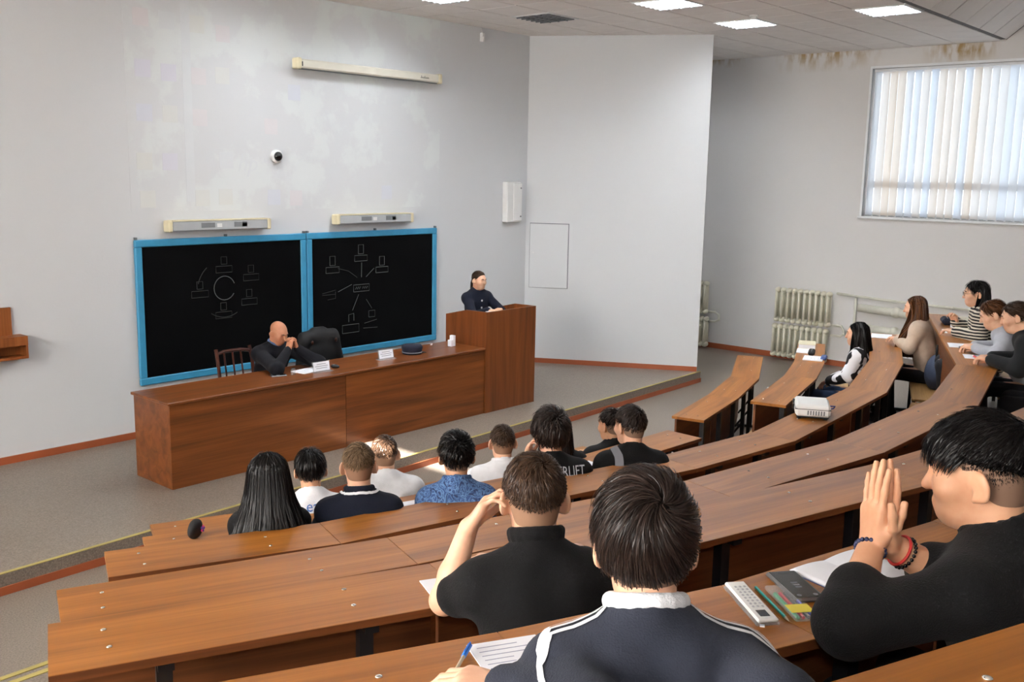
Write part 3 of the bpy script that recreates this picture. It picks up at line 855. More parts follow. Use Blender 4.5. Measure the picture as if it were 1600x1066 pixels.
pipe('heating_pipe', [(xr, 8.58, 0.64), (xr, 8.45, 0.64), (xr, 8.38, 0.60), (xr, 8.38, 0.52), (xr, 8.45, 0.48), (xr, 8.60, 0.48)], 0.02, 'thin curved loop of pipe joining the radiators behind the partition')
pipe('heating_pipe', [(xr, 6.38, 0.66), (xr, 6.22, 0.66), (xr, 6.18, 0.60), (xr, 6.18, 0.54), (xr, 6.22, 0.5), (xr, 6.38, 0.5)], 0.02, 'thin curved loop of pipe at the end of the stacked radiator pair')
pipe('heating_pipe', [(XR - 0.05, 6.36, 1.16), (XR - 0.05, 5.7, 1.13), (XR - 0.05, 4.6, 1.11), (XR - 0.05, 1.0, 1.06)], 0.02, 'thin pipe running along the wall from the upper radiator')
pipe('heating_pipe', [(XR - 0.05, 6.05, 1.12), (XR - 0.05, 6.05, 0.30)], 0.02, 'thin upright pipe on the wall beside the radiators')
pipe('heating_register', [(XR - 0.1, 5.98, 0.98), (XR - 0.1, 5.4, 0.96), (XR - 0.1, 1.2, 0.90)], 0.062, 'upper thick cream register pipe along the right wall')
pipe('heating_register', [(XR - 0.1, 5.98, 0.68), (XR - 0.1, 5.4, 0.66), (XR - 0.1, 1.2, 0.60)], 0.062, 'lower thick cream register pipe along the right wall')

# ------------------------------------------------------------------ lecturer's table, lectern, chairs
t = thing('lecture_table', 'long brown wooden table with a closed front on the stage', 'table', (4.28, 7.66, stage_h))
MB().bbox(-0.02, 3.98, 0.0, 0.65, 0.755, 0.78, 0.004).obj('table_top', 'table_laminate', t)
MB().box(0.0, 1.93, 0.015, 0.035, 0.0, 0.755).obj('front_panel', 'table_laminate', t)
MB().box(1.936, 3.98, 0.015, 0.035, 0.0, 0.755).obj('front_panel', 'table_laminate', t)
MB().box(0.0, 0.022, 0.035, 0.63, 0.0, 0.755).obj('end_panel', 'table_laminate', t)
MB().box(3.958, 3.98, 0.035, 0.63, 0.0, 0.755).obj('end_panel', 'table_laminate', t)
MB().box(1.92, 1.945, 0.035, 0.60, 0.0, 0.755).obj('inner_panel', 'table_laminate', t)
t = thing('lectern', 'tall brown wooden lectern with an open top at the end of the table', 'lectern', (8.265, 7.66, stage_h))
LW, LD, LH = 0.885, 0.66, 1.195
MB().box(0, LW, 0, 0.022, 0, LH).obj('front_panel', 'lectern_laminate', t)
def side(x):
    poly = [(0.022, 0), (LD, 0), (LD, LH - 0.085), (0.33, LH - 0.005), (0.022, LH)]
    m = MB(); n = len(poly)
    v = [(x, y, z) for y, z in poly] + [(x + 0.022, y, z) for y, z in poly]
    m.add(v, [tuple(range(n))[::-1], tuple(range(n, 2 * n))] + [(i, (i + 1) % n, n + (i + 1) % n, n + i) for i in range(n)])
    m.obj('side_panel', 'lectern_laminate', t)
side(0.0); side(LW - 0.022)
M_ = Matrix.Translation((0, 0.022, LH - 0.10)) @ Matrix.Rotation(-0.12, 4, 'X')
MB().box(0.022, LW - 0.022, 0, 0.40, -0.02, 0, M_).obj('reading_shelf', 'lectern_laminate', t)
MB().box(0.022, LW - 0.022, 0.022, 0.5, 0.5, 0.52).obj('lower_shelf', 'lectern_laminate', t)

def wood_chair(x, y, rz, label):
    t = thing('wooden_chair', label, 'chair', (x, y, stage_h), rz, 'dark chairs behind the lecturer table')
    MB().bbox(-0.22, 0.22, -0.22, 0.22, 0.43, 0.47, 0.012).obj('seat', 'black_matte', t)
    for sx in (-1, 1):
        MB().tube([(sx * 0.2, -0.2, 0), (sx * 0.2, -0.2, 0.43)], 0.02, 8).obj('leg', 'chair_wood', t)
        MB().tube([(sx * 0.2, 0.2, 0), (sx * 0.2, 0.21, 0.45), (sx * 0.205, 0.26, 0.80), (sx * 0.20, 0.30, 0.93)], 0.019, 8).obj('leg', 'chair_wood', t)
    m = MB()
    for z, yy in ((0.88, 0.285), (0.58, 0.235)):
        MB().tube([(-0.2, yy, z), (-0.1, yy + 0.03, z + 0.015), (0.1, yy + 0.03, z + 0.015), (0.2, yy, z)], 0.018, 8).obj('back_rail', 'chair_wood', t)
    for k in range(3): MB().tube([(-0.1 + 0.1 * k, 0.262, 0.58), (-0.1 + 0.1 * k, 0.312, 0.89)], 0.010, 6).obj('spindle', 'chair_wood', t)
    return t
wood_chair(5.72, 8.62, 0.0, 'dark wooden chair under the seated man')
wood_chair(6.82, 8.62, 0.0, 'empty dark wooden chair with a black jacket over its back')

# ------------------------------------------------------------------ people: smooth continuous bodies
def cap(a, b, ra, rb=None, k=0.02, sub=False): return dict(t='c', a=np.array(a, float), b=np.array(b, float), ra=ra, rb=ra if rb is None else rb, k=k, sub=sub)
def ell(c, r, R=None, k=0.02, sub=False): return dict(t='e', c=np.array(c, float), r=np.array(r, float), R=R, k=k, sub=sub)
def pln(p, n, k=0.01): return dict(t='p', c=np.array(p, float), n=np.array(n, float) / np.linalg.norm(n), k=k, sub=True)
def sdf_mesh(prims, res, noise=0.0, nscale=14.0, seed=0):
    lo = np.full(3, 1e9); hi = np.full(3, -1e9)
    bbs = []
    for p in prims:
        if p['t'] == 'c':
            r = max(p['ra'], p['rb']); l = np.minimum(p['a'], p['b']) - r; h = np.maximum(p['a'], p['b']) + r
        elif p['t'] == 'e':
            r = p['r'].max() if p['R'] is not None else p['r']; l = p['c'] - r; h = p['c'] + r
        else: bbs.append(None); continue
        bbs.append((l, h))
        if not p['sub']: lo = np.minimum(lo, l); hi = np.maximum(hi, h)
    pad = 4 * res + 0.02
    lo -= pad; hi += pad
    n = np.ceil((hi - lo) / res).astype(int) + 1
    F = np.full(n, 0.2, dtype=np.float32)
    ax = [lo[i] + res * np.arange(n[i]) for i in range(3)]
    for p, bb in zip(prims, bbs):
        m = p['k'] + 3 * res + 0.02
        if bb is None: i0 = np.zeros(3, int); i1 = n
        else:
            i0 = np.clip(np.floor((bb[0] - m - lo) / res).astype(int), 0, n); i1 = np.clip(np.ceil((bb[1] + m - lo) / res).astype(int) + 1, 0, n)
        if (i1 <= i0).any(): continue
        X = ax[0][i0[0]:i1[0]][:, None, None]; Y = ax[1][i0[1]:i1[1]][None, :, None]; Z = ax[2][i0[2]:i1[2]][None, None, :]
        if p['t'] == 'c':
            a = p['a']; d = p['b'] - a; L2 = max(d @ d, 1e-12)
            px, py, pz = X - a[0], Y - a[1], Z - a[2]
            tt = np.clip((px * d[0] + py * d[1] + pz * d[2]) / L2, 0, 1)
            D = np.sqrt((px - tt * d[0]) ** 2 + (py - tt * d[1]) ** 2 + (pz - tt * d[2]) ** 2) - (p['ra'] + tt * (p['rb'] - p['ra']))
        elif p['t'] == 'e':
            px, py, pz = X - p['c'][0], Y - p['c'][1], Z - p['c'][2]
            if p['R'] is not None:
                R = p['R']
                px, py, pz = (px * R[0, 0] + py * R[1, 0] + pz * R[2, 0], px * R[0, 1] + py * R[1, 1] + pz * R[2, 1], px * R[0, 2] + py * R[1, 2] + pz * R[2, 2])
            r = p['r']
            k0 = np.sqrt((px / r[0]) ** 2 + (py / r[1]) ** 2 + (pz / r[2]) ** 2)
            k1 = np.sqrt((px / r[0] ** 2) ** 2 + (py / r[1] ** 2) ** 2 + (pz / r[2] ** 2) ** 2) + 1e-9
            D = k0 * (k0 - 1) / k1
        else:
            D = -((X - p['c'][0]) * p['n'][0] + (Y - p['c'][1]) * p['n'][1] + (Z - p['c'][2]) * p['n'][2])
        W = F[i0[0]:i1[0], i0[1]:i1[1], i0[2]:i1[2]]
        k = p['k']
        if p['sub']:
            D = -D
            h = np.maximum(k - np.abs(W - D), 0) / k
            W[...] = np.maximum(W, D) + h * h * k * 0.25
        else:
            h = np.maximum(k - np.abs(W - D), 0) / k
            W[...] = np.minimum(W, D) - h * h * k * 0.25
    if noise:
        rg = np.random.default_rng(seed)
        for q in range(5):
            w = rg.normal(size=3) * nscale * (0.6 + 0.4 * q); ph = rg.uniform(0, 6.28, 2)
            w2 = rg.normal(size=3) * nscale * 0.7
            g1 = np.sin(ax[0] * w[0] + ph[0])[:, None, None] * np.cos(ax[1] * w[1] + ph[1])[None, :, None]
            F += (noise / (1 + q * 0.5) * g1 * np.sin(ax[2] * w2[2] + ph[1])[None, None, :]).astype(np.float32)
    S = F < 0
    c = [S[i:n[0] - 1 + i, j:n[1] - 1 + j, k:n[2] - 1 + k] for i in (0, 1) for j in (0, 1) for k in (0, 1)]
    cnt = sum(x.astype(np.int8) for x in c)
    act = (cnt > 0) & (cnt < 8)
    I = np.argwhere(act)
    idx = np.full(act.shape, -1, np.int64); idx[act] = np.arange(len(I))
    acc = np.zeros((len(I), 3)); num = np.zeros(len(I))
    offs = [np.array((i, j, k)) for i in (0, 1) for j in (0, 1) for k in (0, 1)]
    Fv = [F[I[:, 0] + o[0], I[:, 1] + o[1], I[:, 2] + o[2]] for o in offs]
    for a in range(8):
        for b2 in range(a + 1, 8):
            if np.abs(offs[a] - offs[b2]).sum() != 1: continue
            fa, fb = Fv[a], Fv[b2]
            cr = (fa < 0) != (fb < 0)
            tt = np.where(cr, fa / np.where(cr, fa - fb, 1), 0)
            acc += np.where(cr[:, None], offs[a] + tt[:, None] * (offs[b2] - offs[a]), 0); num += cr
    V = lo + res * (I + acc / num[:, None])
    quads = []
    for axs in range(3):
        o = [0, 0, 0]; o[axs] = 1
        A = S[:n[0] - o[0], :n[1] - o[1], :n[2] - o[2]]; B = S[o[0]:, o[1]:, o[2]:]
        E_ = np.argwhere(A != B)
        u, v = (axs + 1) % 3, (axs + 2) % 3
        ok = (E_[:, u] > 0) & (E_[:, v] > 0) & (E_[:, u] < n[u] - 1) & (E_[:, v] < n[v] - 1)
        E_ = E_[ok]
        if len(E_) == 0: continue
        du = np.zeros(3, int); du[u] = 1; dv = np.zeros(3, int); dv[v] = 1
        q = np.stack([idx[tuple((E_ - du - dv).T)], idx[tuple((E_ - dv).T)], idx[tuple(E_.T)], idx[tuple((E_ - du).T)]], 1)
        fl = ~A[tuple(E_.T)]
        q[fl] = q[fl][:, ::-1]
        quads.append(q)
    return V, np.concatenate(quads)
def np_mesh(name, chunks, mat, parent, smooth=True, mats=None):
    """chunks: list of (verts, faces, material index)"""
    V = np.concatenate([c[0] for c in chunks]); off = 0; Fs = []; mi = []
    for c in chunks:
        Fs.append(c[1] + off); off += len(c[0]); mi += [c[2] if len(c) > 2 else 0] * len(c[1])
    Fq = np.concatenate(Fs)
    me = bpy.data.meshes.new(name)
    me.vertices.add(len(V)); me.vertices.foreach_set('co', V.astype(np.float32).ravel())
    nl = Fq.shape[1]
    me.loops.add(Fq.size); me.loops.foreach_set('vertex_index', Fq.astype(np.int32).ravel())
    me.polygons.add(len(Fq)); me.polygons.foreach_set('loop_start', np.arange(0, Fq.size, nl, dtype=np.int32))
    me.update(calc_edges=True)
    me.validate()
    for mm in (mats or [mat]): me.materials.append(MATS[mm])
    if mats: me.polygons.foreach_set('material_index', np.array(mi, dtype=np.int32))
    if smooth: me.polygons.foreach_set('use_smooth', np.ones(len(me.polygons), dtype=bool))
    me.update()
    return link(name, me, parent)
def rotm(yaw=0, pitch=0, roll=0):
    """head rotation: yaw about z (left +), pitch forward/down +, roll"""
    return np.array(Matrix.Rotation(math.radians(yaw), 3, 'Z') @ Matrix.Rotation(math.radians(-pitch), 3, 'X') @ Matrix.Rotation(math.radians(roll), 3, 'Y'))
def xf(prims, R, T, s=1.0):
    out = []
    for p in prims:
        q = dict(p)
        if p['t'] == 'c': q['a'] = R @ (p['a'] * s) + T; q['b'] = R @ (p['b'] * s) + T; q['ra'] = p['ra'] * s; q['rb'] = p['rb'] * s
        elif p['t'] == 'e': q['c'] = R @ (p['c'] * s) + T; q['r'] = p['r'] * s; q['R'] = R if p['R'] is None else R @ p['R']
        else: q['c'] = R @ (p['c'] * s) + T; q['n'] = R @ p['n']
        out.append(q)
    return out
def nv(v):
    v = np.array(v, float); return v / (np.linalg.norm(v) + 1e-12)
def head_prims():
    h = [ell((0, -0.012, 0.033), (0.074, 0.095, 0.081)), ell((0, 0.032, -0.028), (0.060, 0.062, 0.086), k=0.04), ell((0, 0.045, -0.086), (0.042, 0.042, 0.030), k=0.04),
         cap((0, 0.092, 0.008), (0, 0.108, -0.026), 0.008, 0.0125, k=0.012), ell((0, 0.078, 0.026), (0.048, 0.018, 0.011), k=0.02),
         ell((0, 0.086, -0.058), (0.022, 0.010, 0.006), k=0.012), ell((0, 0.084, -0.068), (0.018, 0.010, 0.006), k=0.012)]
    for s in (-1, 1):
        h.append(ell((s * 0.030, 0.098, 0.008), (0.016, 0.012, 0.010), k=0.012, sub=True))
        h.append(ell((s * 0.045, 0.062, -0.025), (0.022, 0.02, 0.02), k=0.03))
        Re = np.array(Matrix.Rotation(math.radians(s * 34), 3, 'Z') @ Matrix.Rotation(math.radians(-8), 3, 'X'))
        h.append(ell((s * 0.083, -0.016, -0.008), (0.0085, 0.023, 0.035), Re, k=0.010))
        h.append(ell((s * 0.093, -0.004, -0.006), (0.006, 0.010, 0.019), Re, k=0.008, sub=True))
        h.append(cap((s * 0.079, -0.004, -0.034), (s * 0.077, 0.0, -0.038), 0.008, 0.006, k=0.01))
    return h
def hand_prims(w, d, n, s, curl=0.4, spread=0.06, scale=1.0, thumb_in=0.3, curls=None):
    """w wrist, d finger direction, n palm normal, s direction towards the thumb"""
    w = np.array(w, float); d = nv(d); n = nv(np.array(n) - d * np.dot(n, d)); s = nv(np.array(s) - d * np.dot(s, d) - n * np.dot(s, n))
    P = []
    lens = [(0.042, 0.026, 0.020), (0.046, 0.030, 0.022), (0.043, 0.028, 0.021), (0.034, 0.021, 0.018)]
    for i in range(4):
        o = (1.5 - i) * 0.0195
        base = w + d * (0.088 - 0.004 * abs(i - 1) - (0.006 if i == 3 else 0)) * scale + s * o * scale
        P.append(cap(w + s * o * 0.6 * scale, base, 0.0145 * scale, 0.0120 * scale, k=0.012))
        P.append(cap(w + s * o * 0.6 * scale + n * 0.006, base + n * 0.004 - d * 0.01, 0.013 * scale, 0.010 * scale, k=0.012))
        c = curl if curls is None else curls[i]
        ang = c * 0.6; p = base; dir0 = nv(d + s * spread * (1.5 - i))
        r = 0.0088 if i < 3 else 0.0075
        for j, L in enumerate(lens[i]):
            dd = dir0 * math.cos(ang) + n * math.sin(ang)
            q = p + dd * L * scale
            P.append(cap(p, q, r * scale, (r - 0.0008) * scale, k=0.004))
            p = q; r -= 0.0008; ang += c * (1.0 if j == 0 else 0.7)
    t0 = w + d * 0.022 * scale + s * 0.026 * scale + n * 0.008 * scale
    t1 = t0 + nv(d * 0.75 + s * (0.75 - thumb_in) + n * (0.25 + thumb_in * 0.6)) * 0.042 * scale
    t2 = t1 + nv(d * 0.95 + s * (0.35 - thumb_in) + n * (0.15 + thumb_in * 0.5)) * 0.030 * scale
    t3 = t2 + nv(d * 1.0 + s * (0.15 - thumb_in) + n * 0.2) * 0.024 * scale
    P += [cap(w + d * 0.01 + s * 0.012, t0, 0.016 * scale, 0.015 * scale, k=0.012), cap(t0, t1, 0.0145 * scale, 0.0115 * scale, k=0.012), cap(t1, t2, 0.0108 * scale, 0.0098 * scale, k=0.004), cap(t2, t3, 0.0098 * scale, 0.0078 * scale, k=0.004)]
    return P

# -- hair
HC = np.array((0, -0.012, 0.033)); HR = np.array((0.074, 0.095, 0.081))
def hairline(front=(0.078, 0.074), nape=(-0.062, -0.062)):
    p0 = np.array((0, front[0], front[1])); p1 = np.array((0, nape[0], nape[1]))
    t = p1 - p0
    n = nv((0, -t[2], t[1]))
    if n[1] < 0: n = -n
    return p0, n
def ribbons(P, Nrm, width, taper=0.35):
    """P (S,K,3) strand points, Nrm (S,K,3) outward normals -> quads"""
    S_, K, _ = P.shape
    T = np.gradient(P, axis=1)
    side = np.cross(T, Nrm); side /= np.linalg.norm(side, axis=2, keepdims=True) + 1e-9
    ph = RNG.normal(size=(S_, 1, 1)) * 0.45
    side = side * np.cos(ph) + Nrm * np.sin(ph)
    w = width * (1 - (1 - taper) * np.linspace(0, 1, K) ** 2)[None, :, None] * RNG.uniform(0.6, 1.3, (S_, 1, 1))
    V = np.stack([P - side * w, P + side * w], 2).reshape(-1, 3)
    b = (np.arange(S_)[:, None] * K + np.arange(K - 1)[None, :]).ravel() * 2
    Q = np.stack([b, b + 1, b + 3, b + 2], 1)
    return V, Q
def short_hair(h):
    """cap + strands in the head frame"""
    t = h.get('t', 0.014)
    p0, n = hairline(h.get('front', (0.080, 0.072)), h.get('nape', (-0.066, -0.058)))
    TS = np.array((h.get('side', 0.6), 0.9, 1.0)) * t
    pr = [ell(HC, HR + 0.66 * TS)]
    if 'extra' in h: pr += h['extra']
    pr.append(pln(p0, n, 0.012))
    for s in (-1, 1): pr.append(ell((s * 0.09, 0.0, -0.012), (0.03, 0.026, 0.036), k=0.012, sub=True))
    chunks = []
    V, Q = sdf_mesh(pr, h.get('res', 0.006), noise=h.get('noise', 0.003), nscale=60)
    chunks.append((V, Q, 2))
    if h.get('fade'):
        pf, nf = hairline(h.get('ffront', (0.050, 0.05)), h.get('fnape', (-0.045, -0.085)))
        prf = [ell(HC, HR + 0.0022), ell((0, -0.035, -0.03), (0.060, 0.058, 0.07), k=0.03), pln(pf, nf, 0.008)]
        for s in (-1, 1): prf.append(ell((s * 0.088, 0.0, -0.012), (0.026, 0.026, 0.036), k=0.01, sub=True))
        chunks.append(sdf_mesh(prf, h.get('res', 0.006)) + (1,))
        nf_ = h.get('n', 900) // 2
        uf = RNG.normal(size=(nf_ * 4, 3)); uf /= np.linalg.norm(uf, axis=1, keepdims=True)
        pf_ = HC + uf * HR
        dn = (pf_ - pf) @ nf
        kp = (dn < -0.002) & (RNG.uniform(0, 1, len(uf)) < np.clip(-dn / 0.05, 0.15, 1)) & ~((np.abs(pf_[:, 0]) > 0.06) & (np.abs(pf_[:, 1]) < 0.026) & (pf_[:, 2] < 0.03))
        uf = uf[kp][:nf_]
        Pf = np.stack([HC + uf * (HR + 0.002), HC + (uf + np.array((0, 0, -0.02))) * (HR + 0.0045), HC + (uf + np.array((0, 0, -0.055)) + RNG.normal(size=uf.shape) * 0.012) * (HR + 0.006)], 1)
        chunks.append(ribbons(Pf, np.repeat(uf[:, None], 3, 1), h.get('w', 0.0016) * 0.8) + (0,))
    S_ = h.get('n', 900); K = 7
    u = RNG.normal(size=(S_ * 5, 3)); u /= np.linalg.norm(u, axis=1, keepdims=True)
    pos = HC + u * HR
    keep = ((pos - p0) @ n < -0.004)
    earz = (np.abs(pos[:, 0]) > 0.06) & (np.abs(pos[:, 1]) < 0.022) & (pos[:, 2] < 0.02)
    u = u[keep & ~earz][:S_]
    wh = nv(h.get('whorl', (0.15, -0.72, 0.68)))
    L = h.get('L', 0.5); lift = h.get('lift', 0.008); sw = h.get('swirl', 0.35)
    jit = RNG.normal(size=u.shape) * h.get('messy', 0.25)
    lens = L * RNG.uniform(0.6, 1.2, (len(u), 1))
    if h.get('fade'):
        dp = -((HC + u * HR - p0) @ n)
        lens = lens * np.where(u[:, 1] < 0.2, np.clip(dp / 0.065, 0.14, 1.0), 1.0)[:, None]
    base = RNG.uniform(0.55, 1.08, (len(u), 1))
    cl = np.sin(u @ np.array((9.0, 4.0, 3.0)) + 1) * np.sin(u @ np.array((-3.0, 8.0, 6.0))) + 0.6 * np.sin(u @ np.array((5.0, -13.0, 17.0)))
    base = base * (1 + h.get('clump', 0.22) * cl[:, None])
    tipo = RNG.uniform(0, 1, (len(u), 1)) ** 2 * h.get('tip', 0.5) * t
    if 'comb' in h: cdir = np.array(h['comb'], float)
    P = []; Nn = []
    cur = u.copy()
    for k in range(K):
        nr = cur / np.linalg.norm(cur, axis=1, keepdims=True)
        hh = base * TS + lift * np.sin(np.pi * (k / (K - 1)) * 0.75) + tipo * (k / (K - 1)) ** 2
        P.append(HC + nr * (HR + hh)); Nn.append(nr)
        away = nr * (nr @ wh)[:, None] - wh
        away /= np.linalg.norm(away, axis=1, keepdims=True) + 1e-6
        d_ = away + sw * np.cross(nr, away) + jit * 0.5
        if 'comb' in h: d_ = d_ * 0.4 + cdir
        d_ -= nr * (d_ * nr).sum(1)[:, None]
        d_ /= np.linalg.norm(d_, axis=1, keepdims=True) + 1e-6
        cur = nr + d_ * lens / (K - 1)
    P = np.stack(P, 1); Nn = np.stack(Nn, 1)
    V, Q = ribbons(P, Nn, h.get('w', 0.0016))
    chunks.append((V, Q, 0))
    return chunks
def curtain(levels, n=700, w=0.003, thick=0.03, wave=0.004):
    """long hair: levels (halfwidth, y at the middle, y at the sides, z) from crown to tips; person frame"""
    lv = np.array(levels, float)
    m = len(lv)
    def pt(u, v):
        x = np.interp(v, np.linspace(0, 1, m), lv[:, 0]); yb = np.interp(v, np.linspace(0, 1, m), lv[:, 1]); ye = np.interp(v, np.linspace(0, 1, m), lv[:, 2]); z = np.interp(v, np.linspace(0, 1, m), lv[:, 3])
        a = np.abs(u)
        xx = np.sin(u * 1.5) / math.sin(1.5) * x
        return np.stack([xx, yb + (ye - yb) * (1 - np.sqrt(np.maximum(0, 1 - a ** 2.2))), z], -1)
    nu, nvv = 33, 25
    U, Vv = np.meshgrid(np.linspace(-1, 1, nu), np.linspace(0, 1, nvv), indexing='ij')
    # smooth the level profile by sampling through a spline-like blur
    def ptS(u, v):
        e = 0.045
        return (pt(u, np.clip(v - e, 0, 1)) + 2 * pt(u, v) + pt(u, np.clip(v + e, 0, 1))) / 4
    A = ptS(U, Vv)
    du = np.gradient(A, axis=0); dv = np.gradient(A, axis=1)
    Nn = np.cross(du, dv); Nn /= np.linalg.norm(Nn, axis=2, keepdims=True) + 1e-9
    if Nn[nu // 2, nvv // 2, 1] > 0: Nn = -Nn
    A = A + Nn * (wave * np.sin(U * 23 + 2 * np.sin(Vv * 5)))[..., None]
    B = A - Nn * thick * (0.35 + 0.65 * np.sqrt(np.maximum(0, 1 - U ** 2)))[..., None]
    ia = np.arange(nu * nvv).reshape(nu, nvv)
    def grid(i): return np.stack([i[:-1, :-1], i[1:, :-1], i[1:, 1:], i[:-1, 1:]], -1).reshape(-1, 4)
    ib = ia + nu * nvv
    Q = [grid(ia), grid(ib)[:, ::-1]]
    ring = np.concatenate([ia[:, 0], ia[-1, 1:], ia[::-1, -1][1:], ia[0, ::-1][1:]])
    Q.append(np.stack([ring[:-1], ring[:-1] + nu * nvv, ring[1:] + nu * nvv, ring[1:]], 1))
    chunks = [(np.concatenate([A.reshape(-1, 3), B.reshape(-1, 3)]), np.concatenate(Q), 2)]
    K = 12
    u0 = RNG.uniform(-1, 1, n); v0 = RNG.uniform(0, 0.25, n); v1 = np.clip(RNG.uniform(0.7, 1.06, n), 0, 1.03)
    tt = np.linspace(0, 1, K)
    vv = v0[:, None] + (v1 - v0)[:, None] * tt[None]
    uu = np.clip(u0[:, None] + 0.03 * np.sin(vv * 7 + u0[:, None] * 40) + RNG.normal(size=(n, 1)) * 0.02 * tt[None], -1, 1)
    P = ptS(uu, np.clip(vv, 0, 1)); P[..., 2] -= np.maximum(vv - 1, 0) * 0.6
    e = 0.02
    d1 = ptS(np.clip(uu + e, -1, 1), np.clip(vv, 0, 1)) - ptS(np.clip(uu - e, -1, 1), np.clip(vv, 0, 1)); d2 = ptS(uu, np.clip(vv + e, 0, 1)) - ptS(uu, np.clip(vv - e, 0, 1))
    Nr = np.cross(d1, d2); Nr /= np.linalg.norm(Nr, axis=2, keepdims=True) + 1e-9
    fl = np.sign((Nr * np.array((0, -1, 0.3))).sum(2, keepdims=True)); fl[fl == 0] = 1
    Nr = Nr * fl
    P = P + Nr * (RNG.uniform(0.001, 0.006, (n, 1, 1)))
    V, Qr = ribbons(P, Nr, w)
    chunks.append((V, Qr, 0))
    return chunks

SKIN_N = [0]
def hair_mat(name, c, hi, rough=0.32):
    m, nt, b = newmat(name)
    ge = N(nt, 'ShaderNodeNewGeometry')
    r = ramp(nt, [(0.0, c), (0.65, tuple((x + y) / 2 for x, y in zip(c, hi))), (1.0, hi)])
    nt.links.new(ge.outputs['Random Per Island'], r.inputs[0]); nt.links.new(r.outputs[0], b.inputs['Base Color'])
    b.inputs['Roughness'].default_value = rough
    b.inputs['Specular IOR Level'].default_value = 0.24
    plain(name + '_base', tuple(x * 0.85 for x in c[:3]) + (1,), 0.85, var=0.25, scale=120, spec=0.05, bmp=0.6, bscale=160)
hair_mat('hair_black', srgb(9, 8, 8), srgb(24, 20, 19))
hair_mat('hair_darkbrown', srgb(24, 18, 15), srgb(62, 48, 42))
hair_mat('hair_brown', srgb(48, 34, 25), srgb(84, 62, 46))
hair_mat('hair_lightbrown', srgb(84, 66, 48), srgb(128, 104, 78), 0.5)
hair_mat('hair_red', srgb(58, 34, 18), srgb(112, 68, 34))
hair_mat('stubble_brown', srgb(140, 106, 84), srgb(150, 116, 92), 0.75)
hair_mat('stubble_dark', srgb(136, 108, 90), srgb(146, 118, 98), 0.75)
def skin_mat(name, c):
    m, nt, b = newmat(name)
    tc = N(nt, 'ShaderNodeTexCoord')
    nz = N(nt, 'ShaderNodeTexNoise'); nz.inputs['Scale'].default_value = 30; nz.inputs['Detail'].default_value = 4
    nt.links.new(tc.outputs['Object'], nz.inputs['Vector'])
    r = ramp(nt, [(0.3, tuple(x * y for x, y in zip(c[:3], (0.92, 0.84, 0.80))) + (1,)), (0.7, c)])
    nt.links.new(nz.outputs['Fac'], r.inputs[0]); nt.links.new(r.outputs[0], b.inputs['Base Color'])
    b.inputs['Roughness'].default_value = 0.5
    b.inputs['Subsurface Weight'].default_value = 0.12
    b.inputs['Subsurface Radius'].default_value = (0.01, 0.004, 0.002)
    n2 = N(nt, 'ShaderNodeTexNoise'); n2.inputs['Scale'].default_value = 220; nt.links.new(tc.outputs['Object'], n2.inputs['Vector'])
    bump(nt, b, n2.outputs['Fac'], 0.06, 0.004)
skin_mat('skin_fair', srgb(226, 180, 150))
skin_mat('skin_warm', srgb(214, 164, 130))
skin_mat('skin_ruddy', srgb(196, 136, 104))
plain('lip', srgb(168, 96, 86), 0.45)
plain('eye_white', srgb(220, 216, 210), 0.25)
plain('eye_dark', srgb(40, 28, 22), 0.2)

